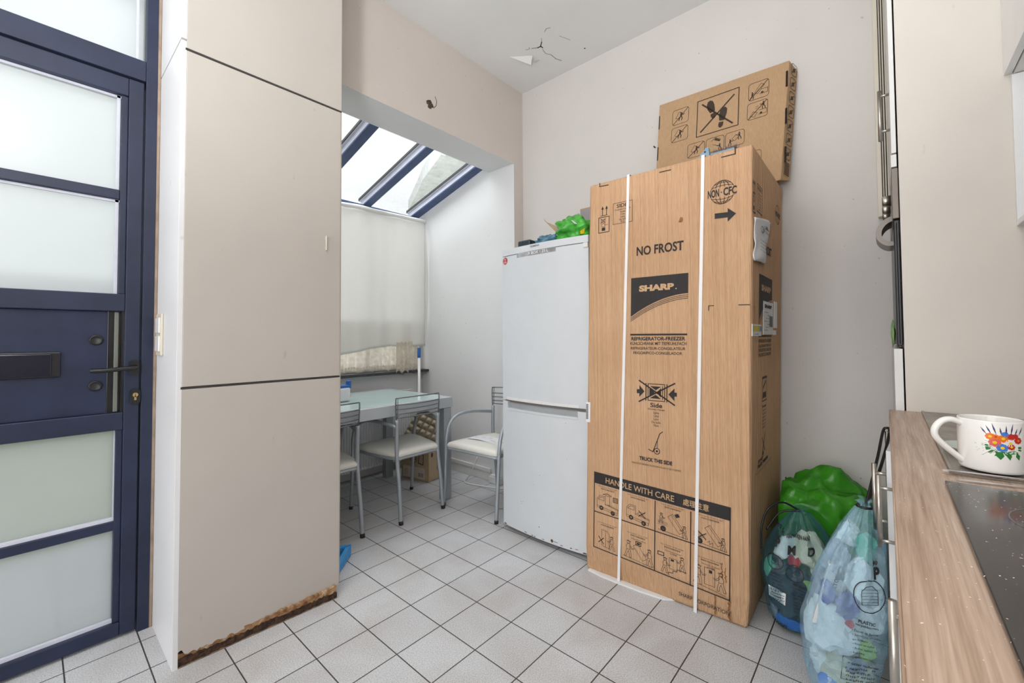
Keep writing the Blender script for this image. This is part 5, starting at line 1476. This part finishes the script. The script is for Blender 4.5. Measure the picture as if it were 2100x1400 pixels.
# the black cord of the pale blue bag
bm = BM(); add_tube(bm, smooth_path([(1.745, .060, .60), (1.80, .046, .66), (1.90, .028, .735), (2.008, .014, .80), (2.02, .0035, .812), (2.028, -.004, .80), (1.93, .010, .74), (1.82, .036, .66), (1.755, .058, .606)], 5), .0045, 8)
link('drawstring', bm, 'black', blue, True)
bm = BM(); add_tube(bm, [V((1.745 + .021 * math.cos(2 * pi * k / 16), .062 + .021 * math.sin(2 * pi * k / 16), .602)) for k in range(16)], .004, 8, closed=True); link('drawstring', bm, 'black', blue, True)
bm = BM(); add_tube(bm, smooth_path([(2.02, .275, .445), (1.99, .33, .475), (1.95, .375, .45), (1.925, .395, .38), (1.915, .395, .30)], 5), .004, 8); add_tube(bm, smooth_path([(2.02, .275, .445), (2.0, .34, .43), (1.96, .385, .36)], 5), .004, 8)
link('drawstring', bm, 'black', dark, True)

# contents of the bags
kinds = ['white wrapper', 'grey wrapper', 'violet wrapper', 'mint wrapper', 'dark wrapper', 'lime wrapper', 'blue wrapper', 'cream wrapper', 'red wrapper']
BV_BLUE = bvh_of(blue); BV_DARK = bvh_of(dark)
AX_BLUE = lambda z: V((1.685 + .06 * max(0, (z / .6 - .25) / .75) ** 1.3, .130 - .068 * max(0, (z / .6 - .25) / .75) ** 1.3, z))
AX_DARK = lambda z: V((2.0, .262, z))
def rub(name, c, r, mi, seed, sq, label, sub=3, amp=.4):
    b = crumple(c, r, seed, sq, sub, amp, 1.8)
    tree, axis = (BV_BLUE, AX_BLUE) if seed < 20 else (BV_DARK, AX_DARK)
    for v in b.verts:
        v.co.z = max(v.co.z, .022); o_ = axis(v.co.z); d = v.co - o_; L_ = d.length
        if L_ < 1e-6: continue
        h = tree.ray_cast(o_, d / L_)
        if h[0] is not None and L_ > h[3] * .93: v.co = o_ + d / L_ * h[3] * .93
    o = link(name, b, TRASH[mi], None, False); tag(o, label, 'rubbish'); return o
BL = [((1.660, .150, .235), .070, 0, (1, 1.2, 1.2), 'largest white crumpled film low in the pale blue bag'),
      ((1.67, .075, .395), .055, 0, (1, 1, 1.1), 'white rounded film above the printed circle in the pale blue bag'),
      ((1.67, .150, .450), .048, 1, (1, 1, 1), 'grey crumpled wrapper highest on the left in the pale blue bag'),
      ((1.625, .160, .350), .034, 2, (.9, .8, 1), 'violet foil wrapper left in the pale blue bag'),
      ((1.615, .105, .330), .036, 2, (.7, .8, 1.1), 'violet foil wrapper in the middle of the pale blue bag'),
      ((1.690, .060, .490), .036, 3, (1, .8, 1.1), 'mint green wrapper near the neck of the pale blue bag'),
      ((1.625, .06, .215), .030, 5, (.8, .9, 1), 'lime wrapper low on the right in the pale blue bag'),
      ((1.66, .11, .11), .060, 7, (1.1, 1.2, .8), 'cream crumpled wrapper at the bottom of the pale blue bag'),
      ((1.70, .165, .095), .050, 0, (1, 1, 1), 'white crumpled wrapper at the bottom left of the pale blue bag'),
      ((1.70, .185, .33), .055, 1, (1, 1, 1.2), 'grey crumpled wrapper at the left side of the pale blue bag'),
      ((1.69, .06, .30), .055, 0, (1, 1, 1.2), 'white crumpled wrapper behind the printed list of the pale blue bag'),
      ((1.72, .11, .515), .034, 0, (1, 1, 1.2), 'white crumpled wrapper right under the knot of the pale blue bag'),
      ((1.60, .135, .415), .022, 4, (.6, .9, .9), 'small dark wrapper beside the printed carton in the pale blue bag'),
      ((1.60, .075, .165), .034, 1, (.6, 1, .8), 'grey wrapper at the lower right of the pale blue bag'),
      ((1.61, .10, .285), .014, 8, (.6, .8, .8), 'small red wrapper in the middle of the pale blue bag')]
for i, (c, r, mi, sq, lb) in enumerate(BL): rub('crumpled_wrapper', c, r, mi, i + 1, sq, lb)
BD_ = [((1.945, .225, .335), .066, 7, (.7, 1.3, .9), 'pale crumpled film below the neck of the dark bag'),
       ((1.93, .325, .325), .040, 0, (.7, 1, 1), 'white wrapper at the upper left in the dark bag'),
       ((1.905, .285, .285), .024, 8, (.6, .8, .8), 'red wrapper in the upper middle of the dark bag'),
       ((1.925, .30, .165), .075, 4, (.6, 1.2, 1.3), 'black packaging on the left in the dark bag'),
       ((1.93, .19, .120), .065, 4, (.6, 1.2, 1.2), 'black packaging low on the right in the dark bag'),
       ((1.895, .215, .215), .036, 5, (.4, 1.3, .6), 'lime green label in the middle of the dark bag'),
       ((1.91, .30, .045), .046, 6, (.6, 1.6, .5), 'blue wrapper at the bottom of the dark bag'),
       ((1.92, .19, .045), .040, 1, (.7, 1.2, .7), 'grey wrapper at the bottom right of the dark bag'),
       ((1.925, .375, .235), .032, 3, (.6, .7, 1.3), 'mint bottle shape at the left side of the dark bag'),
       ((1.93, .19, .27), .045, 7, (.6, 1.0, .9), 'cream wrapper to the right in the dark bag'),
       ((1.93, .375, .065), .035, 1, (.6, .8, 1.0), 'grey wrapper at the bottom left of the dark bag')]
for i, (c, r, mi, sq, lb) in enumerate(BD_): rub('crumpled_wrapper', c, r, mi, i + 21, sq, lb)
# beer carton scrap and wafer wrapper inside the pale blue bag
b = BM(); o1 = V((1.618, .195, .245)); ax = V((.02, -.045, .19)); ay = V((.03, -.055, -.012)); az = V((.03, .004, 0))
add_hexa(b, [o1, o1 + ay, o1 + ay + az, o1 + az, o1 + ax, o1 + ax + ay, o1 + ax + ay + az, o1 + ax + az], bev=.002)
bxs = tag(link('beer_carton', b, 'paper'), 'white printed beer carton inside the pale blue bag', 'box')
ik = Ink(lambda a, b: o1 + ax * a + ay * b - V((.0012, 0, 0)))
ik.fn = lambda a, b: o1 + ax * (b / .19) + ay * (a / .064) - V((.0012, 0, 0))
ik.text('STELLA', .014, .078, .035, .044, bold=.02, rot=pi / 2) if 0 else None
def vtext(t, x, z0, hgt, ln, mi=0):
    vs, fs, a0, a1, b0, b1 = glyphs(t, .02); new = [ik.bm.verts.new(ik.fn(x - (v[1] - b0) / (b1 - b0) * hgt, z0 + (v[0] - a0) / (a1 - a0) * ln)) for v in vs]
    for f in fs:
        try: ik.bm.faces.new([new[i] for i in f]).material_index = mi
        except ValueError: pass
vtext('STELLA', .038, .03, .012, .055); vtext('ARTOIS', .038, .105, .012, .060); ik.circ((.032, .095), .004, mi=1)
ik.done('print', ['ink', 'red'], bxs)
b = crumple((1.628, .148, .068), .048, 51, (.35, .8, 1.0), 3, .18); kw = tag(link('wafer_wrapper', b, TRASH[6], None, True), 'blue wafer wrapper with white lettering at the bottom of the pale blue bag', 'wrapper')
wf = wrapfn(kw, (1.63, .185, .02), (.05, -1, 0), (0, 0, 1), .0012); ik = Ink(wf)
vtext('Knoppers', .040, .010, .020, .085); ik.circ((.062, .04), .008, mi=1); ik.circ((.06, .07), .007, mi=1)
ik.done('print', ['paper', 'red'], kw)
# lettering on the blue bag
ik = Ink(wrapfn(blue, (1.60, .230, 0), (.05, -1, 0), (0, 0, 1), .0015))
ik.text('P', .190, .204, .415, .447, bold=.05); ik.text('30', .188, .200, .452, .463, bold=.03)
ik.circ((.178, .372), .037, .0025, n=36, ry=.043); ik.line([(.160, .350), (.160, .385), (.172, .400), (.186, .400), (.198, .385), (.198, .350)], .0015, None, True)
for k in range(5): ik.line([(.160, .357 + .008 * k), (.198, .357 + .008 * k)], .0012)
ik.text('PLASTIC', .150, .190, .298, .307, bold=.03, rot=-.12); ik.text('verpakkingen', .142, .196, .288, .296, bold=.02, rot=-.12)
for k, t in enumerate(('• Flessen en flacons', '• Schaaltjes, vlootjes', '   en bakjes', '• Potjes en tubes', '• Folies, zakken en', '   zakjes', '• Drankcapsules')):
    ik.text(t, .135 + .0 * k, .135 + .0030 * len(t), .272 - .0125 * k, .279 - .0125 * k, rot=-.12)
ik.line([(.112, .195), (.205, .180)], .0014); ik.line([(.112, .195), (.105, .120), (.19, .10)], .0014)
ik.text('> GEEN gasflessen', .122, .195, .176, .184, bold=.02, rot=-.15)
for k in range(5): ik.scrib(.118, .185, .160 - .013 * k, .006, k)
ik.text('ivago', .098, .150, .075, .094, bold=.05, rot=.08)
ik.done('print', 'ink', blue)
ik = Ink(wrapfn(dark, (1.87, .405, 0), (0, -1, 0), (0, 0, 1), .0015))
ik.text('P', .058, .074, .322, .352, bold=.05); ik.text('M', .100, .124, .305, .335, bold=.05); ik.text('D', .165, .185, .318, .345, bold=.05)
ik.text('30 %', .05, .085, .375, .390, bold=.03, rot=-.4); ik.text('ZAK AAN DE BAND', .092, .165, .360, .374, bold=.03, rot=.12) if 0 else ik.text('VERPAKKEN AAN', .092, .168, .358, .372, bold=.03, rot=.1)
ik.circ((.060, .272), .028, .003, n=30, ry=.024); ik.circ((.125, .247), .028, .003, n=30, ry=.028)
ik.line([(.048, .265), (.048, .285), (.07, .285), (.073, .265)], .0015, None, True); ik.line([(.112, .24), (.13, .26), (.142, .25), (.124, .232)], .0015, None, True)
ik.text('PLASTIC', .045, .080, .228, .237, bold=.03, rot=-.15); ik.text('verpakkingen', .042, .088, .217, .225, rot=-.15)
ik.text('METALEN', .118, .162, .205, .215, bold=.04, rot=-.1); ik.text('verpakkingen', .116, .165, .193, .201, rot=-.1)
for k in range(7): ik.scrib(.045, .085, .200 - .012 * k, .006, k); ik.scrib(.120, .17, .178 - .012 * k, .006, k + 9)
ik.line([(.03, .16), (.035, .085), (.175, .06)], .0014)
ik.text('IVAGO', .040, .095, .030, .046, bold=.05, rot=-.08)
ik.done('print', 'ink', dark)
ik = Ink(wrapfn(dark, (1.87, .405, 0), (0, -1, 0), (0, 0, 1), .0008)); ik.poly([(.035, .175), (.095, .165), (.092, .120), (.035, .130)]); ik.done('paper_label', 'paper', dark)
ik = Ink(wrapfn(dark, (1.87, .405, 0), (0, -1, 0), (0, 0, 1), .0016))
for k in range(4): ik.scrib(.040, .088, .160 - .009 * k, .005, k)
ik.done('label_print', 'ink', dark)

# ------------------------------------------------------------------ light
UPW = 80
w = bpy.data.worlds.new('overcast sky'); scene.world = w; w.use_nodes = True
bg = w.node_tree.nodes['Background']; bg.inputs[0].default_value = (.93, .96, 1.0, 1); bg.inputs[1].default_value = .93
def area(name, loc, rot, sx, sy, power, col=(1, 1, 1)):
    l = bpy.data.lights.new(name, 'AREA'); l.shape = 'RECTANGLE'; l.size = sx; l.size_y = sy; l.energy = power; l.color = col
    o = bpy.data.objects.new(name, l); COL.objects.link(o); o.location = loc; o.rotation_euler = rot; return o
area('added_rear_window_fill', (XB - .35, .85, 1.35), (0, -pi / 2, 0), 2.5, 2.4, 64, (.98, .99, 1))  # fill lamp outside the added rear window
area('daylight_over_niche', (1.6, 3.1, 3.5), (0, 0, 0), 2.2, 1.4, 84, (.93, .97, 1))
area('daylight_niche_window', (1.6, 3.95, 1.6), (-pi / 2, 0, 0), 1.6, 1.5, 13, (.96, .98, 1))
area('daylight_front_door', (-.2, 3.9, 2.5), (-pi / 2, 0, 0), 2.0, 1.9, 10, (.96, .98, 1))
lamp = thing('added_ceiling_lamp', 'round opal pendant lamp added unseen behind the viewer to brighten the room', 'lamp', (-.15, .8, ZC))  # unseen pendant, added as fill for ceiling and room
bm = BM(); add_lathe(bm, [(.0, -.005), (.10, -.005), (.10, -.03), (.0, -.03)], (-.15, .8, ZC), 32); link('lamp_base', bm, 'white', lamp)
bm = BM(); add_tube(bm, [(-.15, .8, ZC - .03), (-.15, .8, ZC - .61)], .004, 8); link('flex', bm, 'white', lamp)
MAT['opal'] = bpy.data.materials.new('lit opal glass'); MAT['opal'].use_nodes = True
MAT['opal'].node_tree.nodes['Principled BSDF'].inputs['Emission Color'].default_value = (1, .97, .94, 1)
MAT['opal'].node_tree.nodes['Principled BSDF'].inputs['Emission Strength'].default_value = 12
bm = BM(); bmesh.ops.create_uvsphere(bm, u_segments=32, v_segments=16, radius=.15, matrix=Matrix.Translation((-.15, .8, ZC - .75))); link('lamp_globe', bm, 'opal', lamp, True)

up = thing('added_uplighter', 'slim white uplighter added unseen behind the viewer to brighten the ceiling', 'lamp', (-.85, .05, 0))  # unseen uplighter, added to bounce light off the ceiling
bm = BM(); add_lathe(bm, [(0, 0), (.14, 0), (.14, .015), (.02, .025), (0, .025)], (-.85, .05, 0), 32); link('base', bm, 'white', up)
bm = BM(); add_tube(bm, [(-.85, .05, .02), (-.85, .05, 1.36)], .012, 12); link('pole', bm, 'white', up)
bm = BM(); add_lathe(bm, [(.02, 1.36), (.10, 1.38), (.20, 1.44), (.20, 1.445), (.10, 1.386), (0, 1.366)], (-.85, .05, 0), 40); link('lamp_bowl', bm, 'white', up, True)
l = bpy.data.lights.new('added_uplight', 'AREA'); l.shape = 'DISK'; l.size = .32; l.energy = UPW; l.color = (.95, .98, 1)
o = bpy.data.objects.new('added_uplight', l); COL.objects.link(o); o.location = (-.85, .05, 1.43); o.rotation_euler = (pi, 0, 0)
# ------------------------------------------------------------------ camera
YAW, PIT, ROL, FP = .70843, .02756, -.00733, 866.2
f = V((math.cos(YAW) * math.cos(PIT), math.sin(YAW) * math.cos(PIT), math.sin(PIT)))
r = V((math.sin(YAW), -math.cos(YAW), 0)); u = r.cross(f)
r2 = r * math.cos(ROL) + u * math.sin(ROL); u2 = -r * math.sin(ROL) + u * math.cos(ROL)
cam = bpy.data.cameras.new('camera'); co = bpy.data.objects.new('camera', cam); COL.objects.link(co)
mt = Matrix((r2, u2, -f)).transposed().to_4x4(); mt.translation = V((0, 0, 1.15)); co.matrix_world = mt
cam.sensor_width = 36; cam.lens = FP / 2100 * 36; cam.clip_start = .02
cam.shift_x = (1050 - 1072.4) / 2100; cam.shift_y = (666.9 - 700) / 2100
scene.camera = co
def split_islands(o):
    me = o.data; n = len(me.vertices); par = list(range(n))
    def fnd(a):
        while par[a] != a: par[a] = par[par[a]]; a = par[a]
        return a
    for e in me.edges:
        a, b = fnd(e.vertices[0]), fnd(e.vertices[1])
        if a != b: par[a] = b
    groups = {}
    for p in me.polygons: groups.setdefault(fnd(p.vertices[0]), []).append(p)
    if len(groups) < 2: return
    out = []
    for g in groups.values():
        ids = sorted({v for p in g for v in p.vertices}); ix = {v: i for i, v in enumerate(ids)}
        m2 = bpy.data.meshes.new(me.name); m2.from_pydata([me.vertices[v].co for v in ids], [], [[ix[v] for v in p.vertices] for p in g])
        for mt_ in me.materials: m2.materials.append(mt_)
        for q, p in zip(m2.polygons, g): q.material_index = p.material_index; q.use_smooth = p.use_smooth
        out.append(m2)
    o.data = out[0]
    for m2 in out[1:]:
        c = o.copy(); c.data = m2; COL.objects.link(c); c.parent = o.parent
for o in list(bpy.data.objects):
    if o.type == 'MESH' and o.name.split('.')[0] in ('frosted_pane', 'shadow_gap', 'door_gasket', 'pipe', 'handle_post', 'glazing_bead', 'window_frame_', 'peeling_paint', 'slat', 'back_upright', 'slats', 'slot', 'lace_scallop', 'zone_ring'):
        if o.name.split('.')[0] != 'back_upright': split_islands(o)
for o in bpy.data.objects:
    if '_local' in o: del o['_local']
vs = scene.view_settings; vs.view_transform = 'Standard'; vs.look = 'None'; vs.gamma = 1; vs.exposure = 0.04
scene.display_settings.display_device = 'sRGB'
